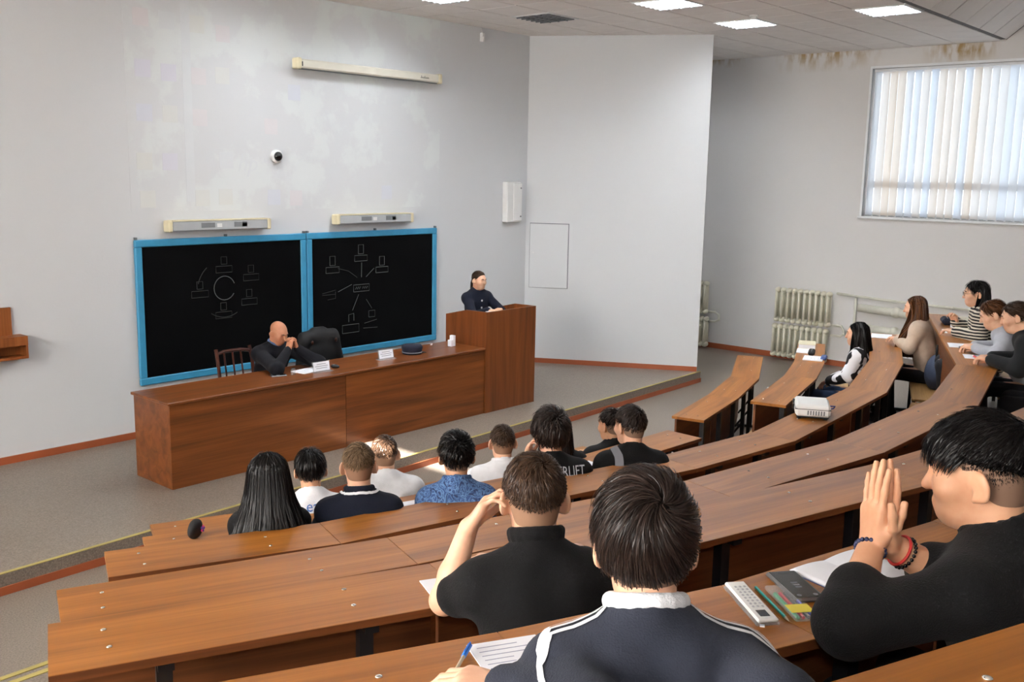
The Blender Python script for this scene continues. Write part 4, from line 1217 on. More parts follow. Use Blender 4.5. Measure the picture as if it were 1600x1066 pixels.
def cloth(name, c, rough=0.85, bm=0.35, bs=260):
    m = plain(name, c, rough, var=0.10, scale=14, bmp=bm, bscale=bs, spec=0.25)
    b = m.node_tree.nodes['Principled BSDF']
    b.inputs['Sheen Weight'].default_value = 0.03
    return m
cloth('cloth_black', srgb(13, 13, 15)); cloth('cloth_navy', srgb(19, 24, 40)); cloth('cloth_slate', srgb(45, 49, 61)); cloth('cloth_white', srgb(226, 228, 232))
cloth('cloth_cream', srgb(196, 176, 156)); cloth('cloth_grey', srgb(168, 172, 180)); cloth('cloth_charcoal', srgb(28, 30, 32)); cloth('denim', srgb(48, 66, 96)); cloth('cloth_dark_trousers', srgb(34, 34, 38))
cloth('cloth_suit', srgb(12, 13, 21)); cloth('cloth_blueshirt', srgb(96, 118, 160)); cloth('cloth_brown_trousers', srgb(62, 52, 46))
def pattern_cloth(name, kind):
    m, nt, b = newmat(name)
    tc = N(nt, 'ShaderNodeTexCoord')
    if kind == 'leaf':
        mp = N(nt, 'ShaderNodeMapping'); mp.inputs['Scale'].default_value = (15, 15, 9); nt.links.new(tc.outputs['Object'], mp.inputs[0])
        v = N(nt, 'ShaderNodeTexNoise'); v.inputs['Scale'].default_value = 1.6; v.inputs['Detail'].default_value = 3; v.inputs['Distortion'].default_value = 3.5
        nt.links.new(mp.outputs[0], v.inputs['Vector'])
        r = ramp(nt, [(0.38, srgb(38, 54, 92)), (0.47, srgb(62, 92, 140)), (0.53, srgb(104, 142, 188)), (0.60, srgb(52, 80, 128))])
        nt.links.new(v.outputs['Fac'], r.inputs[0])
    elif kind == 'stripe':
        w = N(nt, 'ShaderNodeTexWave'); w.bands_direction = 'Z'; w.inputs['Scale'].default_value = 11; w.inputs['Distortion'].default_value = 2.2; w.inputs['Detail Scale'].default_value = 0.6
        nt.links.new(tc.outputs['Object'], w.inputs['Vector'])
        r = ramp(nt, [(0.50, srgb(20, 20, 24)), (0.56, srgb(196, 188, 172))])
        nt.links.new(w.outputs['Fac'], r.inputs[0])
    else:   # black and white cow patches
        v = N(nt, 'ShaderNodeTexNoise'); v.inputs['Scale'].default_value = 10; v.inputs['Detail'].default_value = 1
        nt.links.new(tc.outputs['Object'], v.inputs['Vector'])
        r = ramp(nt, [(0.50, srgb(14, 14, 18)), (0.52, srgb(222, 222, 226))])
        nt.links.new(v.outputs['Fac'], r.inputs[0])
    nt.links.new(r.outputs[0], b.inputs['Base Color'])
    b.inputs['Roughness'].default_value = 0.85
pattern_cloth('cloth_leaf', 'leaf'); pattern_cloth('cloth_stripe', 'stripe'); pattern_cloth('cloth_cow', 'cow')

def person(label, head, tier, az, lean=10, hyaw=0, hpitch=8, hroll=0, skin='skin_fair', top=None, trousers='cloth_dark_trousers', hair=None, long_hair=None,
           arms=None, near=False, build=1.0, stand=False, face=True, lean_x=0.0, hs=1.0, sleeve_noise=0.003):
    """head: world position of the head centre; az: facing azimuth in degrees; arms: {'L': (elbow, wrist, hand dict, world?)}"""
    a = math.radians(lean)
    rz = math.radians(az - 90)
    hz = head[2] - tier
    hip_z = 0.53 if not stand else 0.90
    neck = 0.148
    spine = (hz - hip_z - neck * math.cos(a * 0.6)) / math.cos(a)
    sdir = np.array((0, math.sin(a), math.cos(a)))
    hip = np.array((0, 0, hip_z))
    headp = hip + sdir * spine + np.array((0, math.sin(a * 0.6) * neck + 0.02, math.cos(a * 0.6) * neck))
    Rz = np.array(Matrix.Rotation(rz, 3, 'Z'))
    off = Rz @ np.array((headp[0], headp[1], 0))
    loc = np.array((head[0] - off[0], head[1] - off[1], tier))
    root = thing('person', label, 'person', tuple(loc), rz)
    toL = lambda p: Rz.T @ (np.array(p, float) - loc)
    nb = hip + sdir * spine                                   # neck base
    sh = {s: hip + sdir * (spine - 0.072) + np.array((sg * 0.162 * build, 0, 0)) for s, sg in (('L', -1), ('R', 1))}
    B = build
    back = np.array((0, -math.cos(a), math.sin(a)))
    ch = hip + sdir * spine * 0.66; be = hip + sdir * spine * 0.33
    RL = np.array(Matrix.Rotation(-a, 3, 'X'))
    def torso(g):
        pr = [ell(hip + np.array((0, 0, 0.0)), (0.165 * B + g, 0.115 * B + g, 0.105 + g), k=0.05), ell(be, (0.148 * B + g, 0.105 * B + g, spine * 0.40 + g), RL, k=0.06), ell(ch, (0.165 * B + g, 0.112 * B + g, spine * 0.36 + g), RL, k=0.06)]
        for s in 'LR':
            pr.append(cap(nb + np.array((0, -0.005, -0.025)), sh[s], 0.052 + g, 0.056 * B + g, k=0.05))
            pr.append(cap(nb + np.array((0, -0.02, 0.028)), nb + (sh[s] - nb) * 0.62 + np.array((0, -0.01, 0.0)), 0.036 + g, 0.040 * B + g, k=0.05))
            pr.append(cap(ch + np.array((0, 0, 0.02)) + (sh[s] - ch) * 0.5, sh[s], 0.085 * B + g, 0.058 * B + g, k=0.05))
        return pr
    # arms
    AR = {}
    for s, sg in (('L', -1), ('R', 1)):
        if arms and s in arms:
            e, w, hd = arms[s][:3]
            if len(arms[s]) > 3 and arms[s][3] == 'w': e, w = toL(e), toL(w); hd = dict(hd); [hd.__setitem__(q, Rz.T @ np.array(hd[q], float)) for q in ('d', 'n', 's') if q in hd]
        else:
            e, w, hd = np.array((sg * 0.205, sh[s][1] + 0.18, 0.80 if not stand else hip_z + 0.12)), np.array((sg * 0.10, sh[s][1] + 0.38, 0.835 if not stand else hip_z + 0.3)), {}
        AR[s] = (np.array(e, float), np.array(w, float), hd)
    # skin body
    chunks = []
    pb = torso(-0.012)
    legs = []
    for sg in (-1, 1):
        if stand:
            kn = np.array((sg * 0.10, 0.02, 0.48)); an = np.array((sg * 0.10, -0.02, 0.08)); hp = hip + np.array((sg * 0.09, 0, -0.02))
        else:
            hp = hip + np.array((sg * 0.09, 0.0, -0.01)); kn = np.array((sg * 0.13, 0.40, 0.51)); an = np.array((sg * 0.13, 0.36, 0.08))
        legs.append((hp, kn, an))
        pb += [cap(hp, kn, 0.075, 0.052, k=0.03), cap(kn, an, 0.05, 0.034, k=0.02), cap(an, an + np.array((0, 0.13, -0.045)), 0.034, 0.026, k=0.02)]
    for s in 'LR': pb.append(cap(sh[s], AR[s][0], 0.048 * B, 0.040 * B, k=0.03))
    chunks.append(sdf_mesh(pb, 0.016) + (0,))
    Rh = rotm(hyaw, hpitch, hroll)
    hp_ = xf(head_prims(), Rh, headp, hs)
    hp_ += [cap(headp + Rh @ np.array((0, -0.030, -0.045)), nb + np.array((0, -0.012, -0.03)), 0.054 * (0.9 if hair and hair.get('female') else 1.0), 0.060, k=0.035)]
    chunks.append(sdf_mesh(hp_, 0.0048 if near else 0.0065) + (0,))
    for s, sg in (('L', -1), ('R', 1)):
        e, w, hd = AR[s]
        fd = nv(w - e)
        pr = [cap(e, e + (w - e) * 0.35, 0.041 * B, 0.040 * B, k=0.02), cap(e + (w - e) * 0.35, w, 0.040 * B, 0.0265, k=0.02), cap(sh[s] + (e - sh[s]) * 0.45, e, 0.045 * B, 0.041 * B, k=0.02)]
        d_ = hd.get('d', fd); n_ = hd.get('n', (0, 0, -1)); s_ = hd.get('s', (-sg, 0, 0.2))
        pr += hand_prims(w, d_, n_, s_, curl=hd.get('curl', 0.45), spread=hd.get('spread', 0.05), scale=hd.get('scale', 1.0), thumb_in=hd.get('thumb', 0.25), curls=hd.get('curls'))
        chunks.append(sdf_mesh(pr, 0.0036 if near else 0.0062) + (0,))
    np_mesh('body', chunks, skin, root)
    # clothes
    tp = top or {}
    g = tp.get('loose', 0.010)
    ps = torso(g)
    for s in 'LR':
        e, w, hd = AR[s]
        sl = tp.get('sleeve', 'short')
        es = tp.get('sleeve_' + s, None)
        if sl == 'short':
            e2 = sh[s] + (e - sh[s]) * tp.get('slen', 0.72)
            ps.append(cap(sh[s], e2, 0.057 * B + g * 0.8, 0.053 * B + g, k=0.03))
        else:
            fr = tp.get('cuff', 0.97)
            m_ = e + (w - e) * fr
            ps.append(cap(sh[s], e, 0.058 * B + g * 0.8, 0.053 * B + g * 0.9, k=0.03)); ps.append(cap(e, m_, 0.051 * B + g * 0.9, 0.034 + g * 0.9 + (0.012 if fr < 0.9 else 0), k=0.03))
            if fr < 0.9:
                ps.append(cap(m_, m_ + (w - e) * 0.03, 0.052 + g * 0.6, 0.052 + g * 0.6, k=0.01))
    if not tp.get('dress'): ps.append(pln(hip + np.array((0, 0, -0.085)), (0, 0, -1), 0.02))
    nk = Rh @ np.array((0, -0.030, -0.045)) + headp
    ps.append(cap(nb + np.array((0, 0.012, 0.062)), nb + (nk - nb) * 1.0 + np.array((0, 0.03, 0.07)), 0.058, 0.066, k=0.012, sub=True))
    np_mesh('shirt' if not tp.get('name') else tp['name'], [sdf_mesh(ps, 0.0085 if near else 0.011, noise=sleeve_noise, nscale=22, seed=len(label)) + (0,)], tp.get('mat', 'cloth_black'), root)
    shirt = root.children[-1]
    if tp.get('collar'):
        # a standing ring round the neck, higher at the back
        ring = []
        A0 = nb + np.array((0, -0.012, -0.03)); ad = nv(headp + Rh @ np.array((0, -0.030, -0.045)) - A0)
        fw = nv(np.array((0, 1.0, 0)) - ad * ad[1])
        c0 = A0 + ad * (0.046 + tp.get('collar_up', 0.0))
        for q in range(18):
            th = 2 * PI * q / 18
            f = 0.5 - 0.5 * math.sin(th)       # 1 at the back
            ring.append(c0 + np.array((1.0, 0, 0)) * math.cos(th) * 0.066 + fw * math.sin(th) * 0.066 + ad * 0.018 * f)
        hgt = tp.get('collar_h', 0.022)
        pr = [cap(ring[q], ring[(q + 1) % 18], 0.009, k=0.008) for q in range(18)] + [cap(ring[q] + ad * hgt, ring[(q + 1) % 18] + ad * hgt, 0.007, k=0.02) for q in range(18)]
        np_mesh('collar', [sdf_mesh(pr, 0.0042 if near else 0.006) + (0,)], tp['collar'], root)
    if tp.get('collar_line'):
        ring = [nb + np.array((math.cos(2 * PI * q / 24) * 0.084, math.sin(2 * PI * q / 24) * 0.080 - 0.006, 0)) + sdir * (0.008 + 0.006 * (0.5 - 0.5 * math.sin(2 * PI * q / 24))) for q in range(24)]
        MB().tube(ring, 0.006, 6, closed=True).obj('collar_stripe', tp['collar_line'], root, True)
    pt = [ell(hip + np.array((0, 0, -0.03)), (0.165 * B + 0.006, 0.115 * B + 0.008, 0.10), k=0.04)]
    for hp, kn, an in legs:
        pt += [cap(hp, kn, 0.086, 0.064, k=0.03), cap(kn, an, 0.062, 0.050, k=0.03)]
    pt.append(pln(hip + np.array((0, 0, 0.045)), (0, 0, 1), 0.01))
    np_mesh('trousers', [sdf_mesh(pt, 0.014, noise=0.003, nscale=20) + (0,)], trousers, root)
    for hp, kn, an in legs:
        x, y, z = an
        np_mesh('shoe', [sdf_mesh([ell((x, y + 0.06, 0.038), (0.045, 0.13, 0.04)), ell((x, y - 0.01, 0.06), (0.042, 0.06, 0.055), k=0.03), pln((x, y, 0.004), (0, 0, -1), 0.004)], 0.010) + (0,)], 'black_matte', root)
    # hair
    if hair:
        ck = [((c[0] * hs) @ Rh.T + headp, c[1], c[2]) for c in short_hair(hair)]
        if long_hair:
            lv = [(w_, headp[1] + y0, headp[1] + y1, headp[2] + z) for w_, y0, y1, z in long_hair['levels']]
            ck += curtain(lv, long_hair.get('n', 500), long_hair.get('w', 0.004), long_hair.get('thick', 0.03), long_hair.get('wave', 0.004))
        np_mesh('hair', ck, None, root, mats=[hair['mat'], hair.get('fade') or hair['mat'], hair['mat'] + '_base'])
    if face:
        Mh = Matrix.Translation(Vector(headp)) @ Matrix(Rh.tolist()).to_4x4() @ Matrix.Scale(hs, 4)
        for sx in (-1, 1):
            eo = MB().ell((sx * 0.030, 0.0765, 0.008), (0.0125, 0.0085, 0.0070), 12, 8, Mh).obj('eye', 'eye_white', root, True)
            MB().ell((sx * 0.030, 0.0825, 0.008), (0.0055, 0.0035, 0.0055), 10, 6, Mh).obj('iris', 'eye_dark', eo, True)
            MB().tube([Mh @ Vector((sx * 0.014, 0.096, 0.028)), Mh @ Vector((sx * 0.030, 0.0955, 0.033)), Mh @ Vector((sx * 0.047, 0.084, 0.028))], [0.003, 0.0045, 0.002], 6).obj('eyebrow', (hair or {}).get('mat', 'hair_brown'), root, True)
        MB().tube([Mh @ Vector((-0.021, 0.0885, -0.062)), Mh @ Vector((-0.008, 0.0945, -0.060)), Mh @ Vector((0.008, 0.0945, -0.060)), Mh @ Vector((0.021, 0.0885, -0.062))], [0.0015, 0.004, 0.004, 0.0015], 6).obj('lips', 'lip', root, True)
    return root, dict(headp=headp, nb=nb, sh=sh, hip=hip, Rh=Rh, loc=loc, Rz=Rz, arms=AR, sdir=sdir, shirt=shirt, chest=ch, toL=toL)

HB = dict(mat='hair_black')
def H(mat, **kw): d = dict(mat=mat); d.update(kw); return d
people = {}
# seated man at the table
D = 0.93
people['P1'] = person('bald man in a dark suit seated at the table, chin on clasped hands', (5.95, 8.43, 1.27), stage_h, 272, lean=22, hyaw=8, hpitch=24, skin='skin_ruddy',
    top=dict(mat='cloth_suit', sleeve='long', name='jacket', collar='cloth_blueshirt', cuff=0.96), build=1.12,
    arms={'L': ((6.18, 8.06, 0.98), (5.99, 8.18, 1.14), dict(d=(-0.35, 0.1, 0.9), n=(-1, 0.1, -0.2), s=(0, 0.9, 0.3), curl=0.95, thumb=0.1), 'w'),
          'R': ((5.66, 8.06, 0.98), (5.88, 8.17, 1.14), dict(d=(0.35, 0.1, 0.9), n=(1, 0.1, -0.2), s=(0, 0.9, 0.3), curl=0.95, thumb=0.1), 'w')}, hair=None)
people['P2'] = person('young woman with tied-back brown hair in a dark top standing at the lectern', (8.92, 8.40, 1.61), stage_h, 258, lean=7, hyaw=12, hpitch=6, skin='skin_fair', stand=True, hs=0.95, build=0.93,
    top=dict(mat='cloth_navy', sleeve='long', collar='cloth_navy', collar_up=-0.014, collar_h=0.012), hair=H('hair_brown', female=1, t=0.008, n=600, L=0.5, whorl=(0, 0.9, 0.4), front=(0.075, 0.085), nape=(-0.05, -0.075), lift=0.003, messy=0.1),
    long_hair=dict(levels=[(0.055, -0.085, -0.06, 0.02), (0.05, -0.125, -0.08, -0.04), (0.06, -0.12, -0.07, -0.11), (0.05, -0.10, -0.06, -0.17)], n=250, w=0.003, thick=0.04),
    arms={'L': ((9.13, 8.20, 1.22), (8.90, 8.02, 1.29), dict(d=(-0.8, -0.4, 0.05), n=(0, 0, -1), s=(-0.3, 0.9, 0), curl=0.4), 'w'),
          'R': ((8.66, 8.25, 1.20), (8.68, 8.02, 1.29), dict(d=(0.5, -0.8, 0.05), n=(0, 0, -1), s=(0.9, 0.4, 0), curl=0.4), 'w')})
# --- second row of students (behind the second desk row)
people['P3'] = person('girl with very long straight black hair down her back, second row', (2.69, 3.92, 1.47), 0.27, 58, lean=12, skin='skin_fair', build=0.80, face=False, top=dict(mat='cloth_black', sleeve='long'),
    arms={'L': ((-0.16, 0.22, 0.80), (-0.04, 0.42, 0.835), {}), 'R': ((0.16, 0.22, 0.80), (0.04, 0.42, 0.835), {})},
    hair=H('hair_black', female=1, t=0.012, n=900, L=0.5, whorl=(0, -0.1, 1), nape=(-0.02, -0.09), lift=0.002, messy=0.05, swirl=0.0, noise=0.001),
    long_hair=dict(levels=[(0.03, -0.055, -0.02, 0.125), (0.085, -0.105, -0.01, 0.08), (0.10, -0.125, 0.02, 0.0), (0.115, -0.155, 0.03, -0.09), (0.155, -0.195, -0.03, -0.18), (0.20, -0.225, -0.06, -0.30), (0.225, -0.235, -0.08, -0.45), (0.225, -0.24, -0.10, -0.62)], n=3200, w=0.0022, thick=0.05, wave=0.004))
people['P6'] = person('boy with cropped fair hair in a navy polo shirt with a white collar line', (3.11, 3.75, 1.47), 0.27, 55, lean=14, hpitch=10, build=0.92, top=dict(mat='cloth_navy', collar='cloth_navy', collar_line='cloth_white'),
    hair=H('hair_lightbrown', t=0.007, n=1500, L=0.28, lift=0.003, fade='stubble_brown', nape=(-0.08, -0.045)), face=False)
people['P8'] = person('young man with thick black hair in a blue leaf-patterned shirt', (3.58, 3.52, 1.47), 0.27, 50, lean=14, hyaw=2, hpitch=4, skin='skin_warm', build=0.88, top=dict(mat='cloth_leaf', loose=0.012, collar='cloth_leaf'),
    hair=H('hair_black', t=0.020, n=1500, L=0.55, lift=0.012, messy=0.5, fade='stubble_dark', nape=(-0.085, -0.055)))
people['P9'] = person('young man with bushy dark hair in a black t-shirt printed with grey lettering', (4.29, 3.46, 1.47), 0.27, 50, lean=15, hyaw=10, hpitch=10, skin='skin_fair', top=dict(mat='cloth_black'),
    hair=H('hair_darkbrown', t=0.034, n=2200, L=0.7, lift=0.018, messy=0.7, nape=(-0.085, -0.075), noise=0.006),
    arms={'L': ((-0.22, 0.26, 0.80), (-0.13, 0.26, 1.03), dict(d=(0.25, 0.0, 0.95), n=(0.9, -0.4, 0), s=(0.2, 0.9, 0.1), curl=0.7))})
people['P10'] = person('young man in a black t-shirt with a grey back print, looking left', (4.77, 3.24, 1.47), 0.27, 50, lean=13, hyaw=22, hpitch=6, skin='skin_fair', build=0.95, top=dict(mat='cloth_black'),
    hair=H('hair_darkbrown', t=0.012, n=1300, L=0.4, lift=0.006, messy=0.4, fade='stubble_dark', nape=(-0.085, -0.05)))
# --- first row
people['P5'] = person('boy with a black bowl haircut in a white t-shirt with blue back lettering', (3.42, 4.56, 1.20), 0.0, 57, lean=15, hpitch=10, skin='skin_warm', build=0.92, face=False, top=dict(mat='cloth_white', loose=0.014),
    hair=H('hair_black', t=0.024, n=1500, L=0.6, lift=0.004, messy=0.12, whorl=(0, -0.3, 0.95), swirl=0.15, nape=(-0.08, -0.05)))
people['P7'] = person('short-haired boy in a white t-shirt with a bar of sunlight across his head', (3.95, 4.51, 1.20), 0.0, 55, lean=16, hpitch=10, skin='skin_fair', build=1.0, face=False, top=dict(mat='cloth_white', loose=0.016),
    hair=H('hair_brown', t=0.007, n=1300, L=0.3, lift=0.004, fade='stubble_brown', nape=(-0.085, -0.05)))
people['Pw'] = person('young man with cropped brown hair in a white collared shirt, front row', (4.67, 4.17, 1.20), 0.0, 52, lean=14, hpitch=6, skin='skin_fair', top=dict(mat='cloth_white', collar='cloth_white', sleeve='long'),
    hair=H('hair_brown', t=0.008, n=1200, L=0.3, lift=0.004, fade='stubble_brown', nape=(-0.085, -0.045)))
people['Pdg'] = person('girl with long dark hair in black, half hidden behind the bushy-haired young man', (5.12, 4.08, 1.22), 0.0, 48, lean=14, skin='skin_fair', build=0.9, face=False, top=dict(mat='cloth_black', sleeve='long'),
    hair=H('hair_black', t=0.012, n=600, L=0.5, whorl=(0, -0.1, 1), nape=(-0.02, -0.09), lift=0.002, messy=0.05),
    long_hair=dict(levels=[(0.03, -0.055, -0.02, 0.125), (0.085, -0.105, 0.0, 0.07), (0.10, -0.125, 0.02, -0.02), (0.11, -0.14, 0.03, -0.12), (0.14, -0.17, -0.01, -0.24), (0.15, -0.18, -0.03, -0.38)], n=500, w=0.004))
people['Pg'] = person('young man with short dark hair half hidden, front row right end', (5.72, 4.05, 1.15), 0.0, 60, lean=16, hyaw=20, skin='skin_warm', top=dict(mat='cloth_charcoal', sleeve='long'),
    hair=H('hair_darkbrown', t=0.010, n=900, L=0.35, fade='stubble_dark', nape=(-0.085, -0.05)))
# --- right-hand block
people['P11'] = person('girl with long dark hair in a black and white cow-patch sweater and jeans', (9.55, 3.82, 1.42), 0.27, 100, lean=6, hyaw=8, hpitch=4, build=0.92, top=dict(mat='cloth_cow', sleeve='long', loose=0.02), trousers='denim',
    hair=H('hair_black', female=1, t=0.012, n=500, L=0.5, whorl=(0, 0.5, 0.85), nape=(-0.02, -0.09), lift=0.002, messy=0.05, front=(0.07, 0.075)),
    long_hair=dict(levels=[(0.03, -0.05, 0.02, 0.125), (0.088, -0.10, 0.03, 0.07), (0.10, -0.12, 0.035, -0.02), (0.105, -0.14, 0.04, -0.12), (0.13, -0.17, 0.03, -0.24), (0.13, -0.18, 0.0, -0.40)], n=450, w=0.004, thick=0.04),
    arms={'L': ((-0.20, 0.10, 0.76), (-0.08, 0.30, 0.66), dict(curl=0.5)), 'R': ((0.20, 0.10, 0.76), (0.08, 0.30, 0.66), dict(curl=0.5))})
people['P12'] = person('girl with very long reddish-brown hair in a cream top', (10.13, 3.48, 1.67), 0.49, 100, lean=14, hyaw=6, hpitch=8, build=0.92, top=dict(mat='cloth_cream', sleeve='long', loose=0.018), trousers='cloth_dark_trousers',
    hair=H('hair_red', female=1, t=0.010, n=500, L=0.5, whorl=(0, 0.5, 0.85), nape=(-0.02, -0.09), lift=0.002, messy=0.05, front=(0.07, 0.078)),
    long_hair=dict(levels=[(0.03, -0.05, 0.02, 0.120), (0.085, -0.10, 0.035, 0.07), (0.095, -0.115, 0.04, -0.02), (0.10, -0.13, 0.06, -0.12), (0.12, -0.14, 0.10, -0.24), (0.13, -0.13, 0.14, -0.38), (0.13, -0.10, 0.17, -0.50)], n=600, w=0.004, thick=0.035),
    arms={'L': ((-0.21, 0.16, 0.80), (-0.06, 0.30, 0.84), dict(curl=0.5)), 'R': ((0.21, 0.16, 0.80), (0.06, 0.30, 0.84), dict(curl=0.5))})
people['P13'] = person('girl with black hair and glasses in a black and white striped sweater', (9.72, 2.80, 1.91), 0.72, 108, lean=14, hyaw=6, hpitch=6, build=0.95, top=dict(mat='cloth_stripe', sleeve='long', loose=0.02),
    hair=H('hair_black', female=1, t=0.016, n=600, L=0.5, whorl=(0, -0.2, 0.95), nape=(-0.04, -0.08), lift=0.004, messy=0.15, front=(0.075, 0.07)),
    long_hair=dict(levels=[(0.03, -0.06, -0.02, 0.11), (0.088, -0.11, -0.02, 0.06), (0.09, -0.125, -0.01, -0.03), (0.085, -0.13, 0.0, -0.11), (0.11, -0.13, 0.02, -0.19), (0.11, -0.12, 0.02, -0.27)], n=400, w=0.004, thick=0.045),
    arms={'L': ((-0.21, 0.12, 0.81), (-0.08, 0.31, 0.83), dict(curl=0.6, d=(0.5, 0.8, 0.1))), 'R': ((0.20, 0.14, 0.81), (0.09, 0.32, 0.90), dict(curl=0.8, d=(-0.5, 0.3, 0.8)))})
people['P14'] = person('girl with brown hair bent over the desk in a light grey long-sleeved top', (8.86, 2.40, 1.84), 0.72, 104, lean=32, hyaw=4, hpitch=24, build=0.92, top=dict(mat='cloth_grey', sleeve='long'),
    hair=H('hair_red', female=1, t=0.014, n=700, L=0.55, whorl=(0, 0.1, 1), nape=(-0.05, -0.075), lift=0.004, messy=0.12, front=(0.078, 0.075)),
    arms={'L': ((-0.22, 0.28, 0.82), (-0.09, 0.46, 0.835), dict(curl=0.7, d=(0.6, 0.7, 0))), 'R': ((0.20, 0.28, 0.82), (0.07, 0.47, 0.835), dict(curl=0.7, d=(-0.6, 0.7, 0)))})
people['P15'] = person('person with brown tied hair in a black jacket leaning far over the desk', (8.36, 2.10, 1.90), 0.72, 100, lean=34, hyaw=4, hpitch=16, build=1.02, top=dict(mat='cloth_charcoal', sleeve='long', name='jacket', loose=0.016),
    hair=H('hair_brown', female=1, t=0.012, n=700, L=0.5, whorl=(0, 0.5, 0.85), nape=(-0.05, -0.075), lift=0.004, messy=0.2, front=(0.07, 0.075), extra=[ell((0, -0.115, 0.03), (0.035, 0.03, 0.035), k=0.02)]),
    arms={'L': ((-0.24, 0.34, 0.82), (-0.10, 0.55, 0.84), dict(curl=0.7, d=(0.5, 0.8, 0))), 'R': ((0.20, 0.36, 0.82), (0.05, 0.56, 0.84), dict(curl=0.7, d=(-0.5, 0.8, 0)))})
# --- the three near students
people['P17'] = person('young man with short brown hair in a black polo shirt, hand at his ear', (1.98, 1.65, 2.075), 0.96, 52, lean=22, hyaw=-4, hpitch=10, skin='skin_fair', build=0.93, near=True, top=dict(mat='cloth_black', collar='cloth_black', collar_h=0.020, collar_up=0.026, loose=0.012, slen=0.60),
    hair=H('hair_brown', t=0.010, n=5200, L=0.34, lift=0.006, messy=0.22, swirl=0.5, w=0.0011, res=0.005, fade='stubble_brown', nape=(-0.088, -0.02), front=(0.085, 0.07), fnape=(-0.05, -0.10), whorl=(0.25, -0.55, 0.80)), face=True,
    arms={'L': ((1.790, 1.800, 1.795), (1.850, 1.770, 1.995), dict(d=(0.42, -0.30, 0.80), n=(0.55, -0.75, -0.1), s=(0.3, 0.5, 0.4), curl=0.75, thumb=0.35), 'w'),
          'R': ((2.27, 1.72, 1.80), (2.09, 1.83, 1.815), dict(d=(-0.75, 0.6, 0.0), n=(0, 0, -1), s=(0.3, 0.9, 0), curl=0.5), 'w')})
people['P18'] = person('dark-haired student in a slate blue sweater with white sleeve stripes, nearest the camera', (1.49, 0.97, 2.265), 1.22, 43, lean=28, hyaw=-3, hpitch=14, skin='skin_fair', build=0.94, near=True, top=dict(mat='cloth_slate', sleeve='long', name='sweater', collar='cloth_white', collar_h=0.010, collar_up=0.026, loose=0.016),
    hair=H('hair_darkbrown', t=0.022, n=9500, L=0.75, lift=0.012, messy=0.20, swirl=0.55, w=0.0011, res=0.005, nape=(-0.080, -0.072), front=(0.085, 0.050), whorl=(0.20, -0.80, 0.50), fade='stubble_dark', fnape=(-0.055, -0.115), noise=0.002),
    arms={'L': ((1.20, 0.87, 2.08), (1.22, 1.07, 2.045), dict(d=(-0.3, 0.9, 0), n=(0, 0, -1), s=(0.9, 0.3, 0), curl=0.5), 'w'),
          'R': ((1.44, 0.66, 2.08), (1.58, 0.86, 2.045), dict(d=(-0.3, 0.9, 0), n=(0, 0, -1), s=(-0.9, -0.3, 0), curl=0.5), 'w')})
people['P19'] = person('young man in a black sweater with rolled sleeves, palms pressed together', (2.23, 0.60, 2.32), 1.22, 80, lean=20, hyaw=18, hpitch=8, skin='skin_warm', build=1.0, near=True, top=dict(mat='cloth_black', sleeve='long', name='sweater', cuff=0.36, loose=0.016, collar='cloth_black'),
    hair=H('hair_black', t=0.020, n=8000, L=0.45, lift=0.008, messy=0.16, swirl=0.3, w=0.0011, res=0.005, side=0.35, nape=(-0.098, 0.01), front=(0.088, 0.062), whorl=(0.12, -0.82, 0.52), fade='stubble_dark', fnape=(-0.05, -0.10), ffront=(0.055, 0.03)),
    arms={'L': ((1.854, 0.715, 2.065), (2.041, 0.749, 2.173), dict(d=(0.02, 0.03, 1.0), n=(0.75, -0.55, 0), s=(0.1, -0.9, 0.0), curl=0.06, thumb=0.12, spread=0.06), 'w'),
          'R': ((2.21, 0.60, 2.065), (2.069, 0.727, 2.173), dict(d=(0.0, 0.05, 1.0), n=(-0.75, 0.55, 0), s=(0.1, -0.9, 0.0), curl=0.06, thumb=0.12, spread=0.06), 'w')})
# ------------------------------------------------------------------ prints, stripes and small worn things
from mathutils.bvhtree import BVHTree
def bvh_of(o):
    me = o.data
    return BVHTree.FromPolygons([v.co for v in me.vertices], [tuple(p.vertices) for p in me.polygons])
def on_back(tree, x, z, off=0.009):
    hit = tree.ray_cast(Vector((x, -1.5, z)), Vector((0, 1, 0)))
    return (hit[0] + Vector((0, -off, 0))) if hit[0] else None
def print_text(pk, txt, size, x, z, mat, name='lettering', sx=1.0):
    root = people[pk][0]; tree = bvh_of(people[pk][1]['shirt'])
    o = text_mesh(txt, size, mat, root, Matrix.Identity(4), name, extrude=0.0)
    me = o.data
    for v in me.vertices:
        p = on_back(tree, x + v.co.x * sx, z + v.co.y)
        v.co = p if p is not None else Vector((x + v.co.x * sx, -0.15, z + v.co.y))
    me.update(); return o
def print_patch(pk, x0, x1, z0, z1, mat, name='print', n=10):
    root = people[pk][0]; tree = bvh_of(people[pk][1]['shirt'])
    v = []; f = []
    for i in range(n + 1):
        for j in range(n + 1):
            x, z = x0 + (x1 - x0) * i / n, z0 + (z1 - z0) * j / n
            p = on_back(tree, x, z); v.append(p if p is not None else Vector((x, -0.15, z)))
    for i in range(n):
        for j in range(n): f.append((i * (n + 1) + j, (i + 1) * (n + 1) + j, (i + 1) * (n + 1) + j + 1, i * (n + 1) + j + 1))
    return MB().add(v, f).obj(name, mat, root, True)
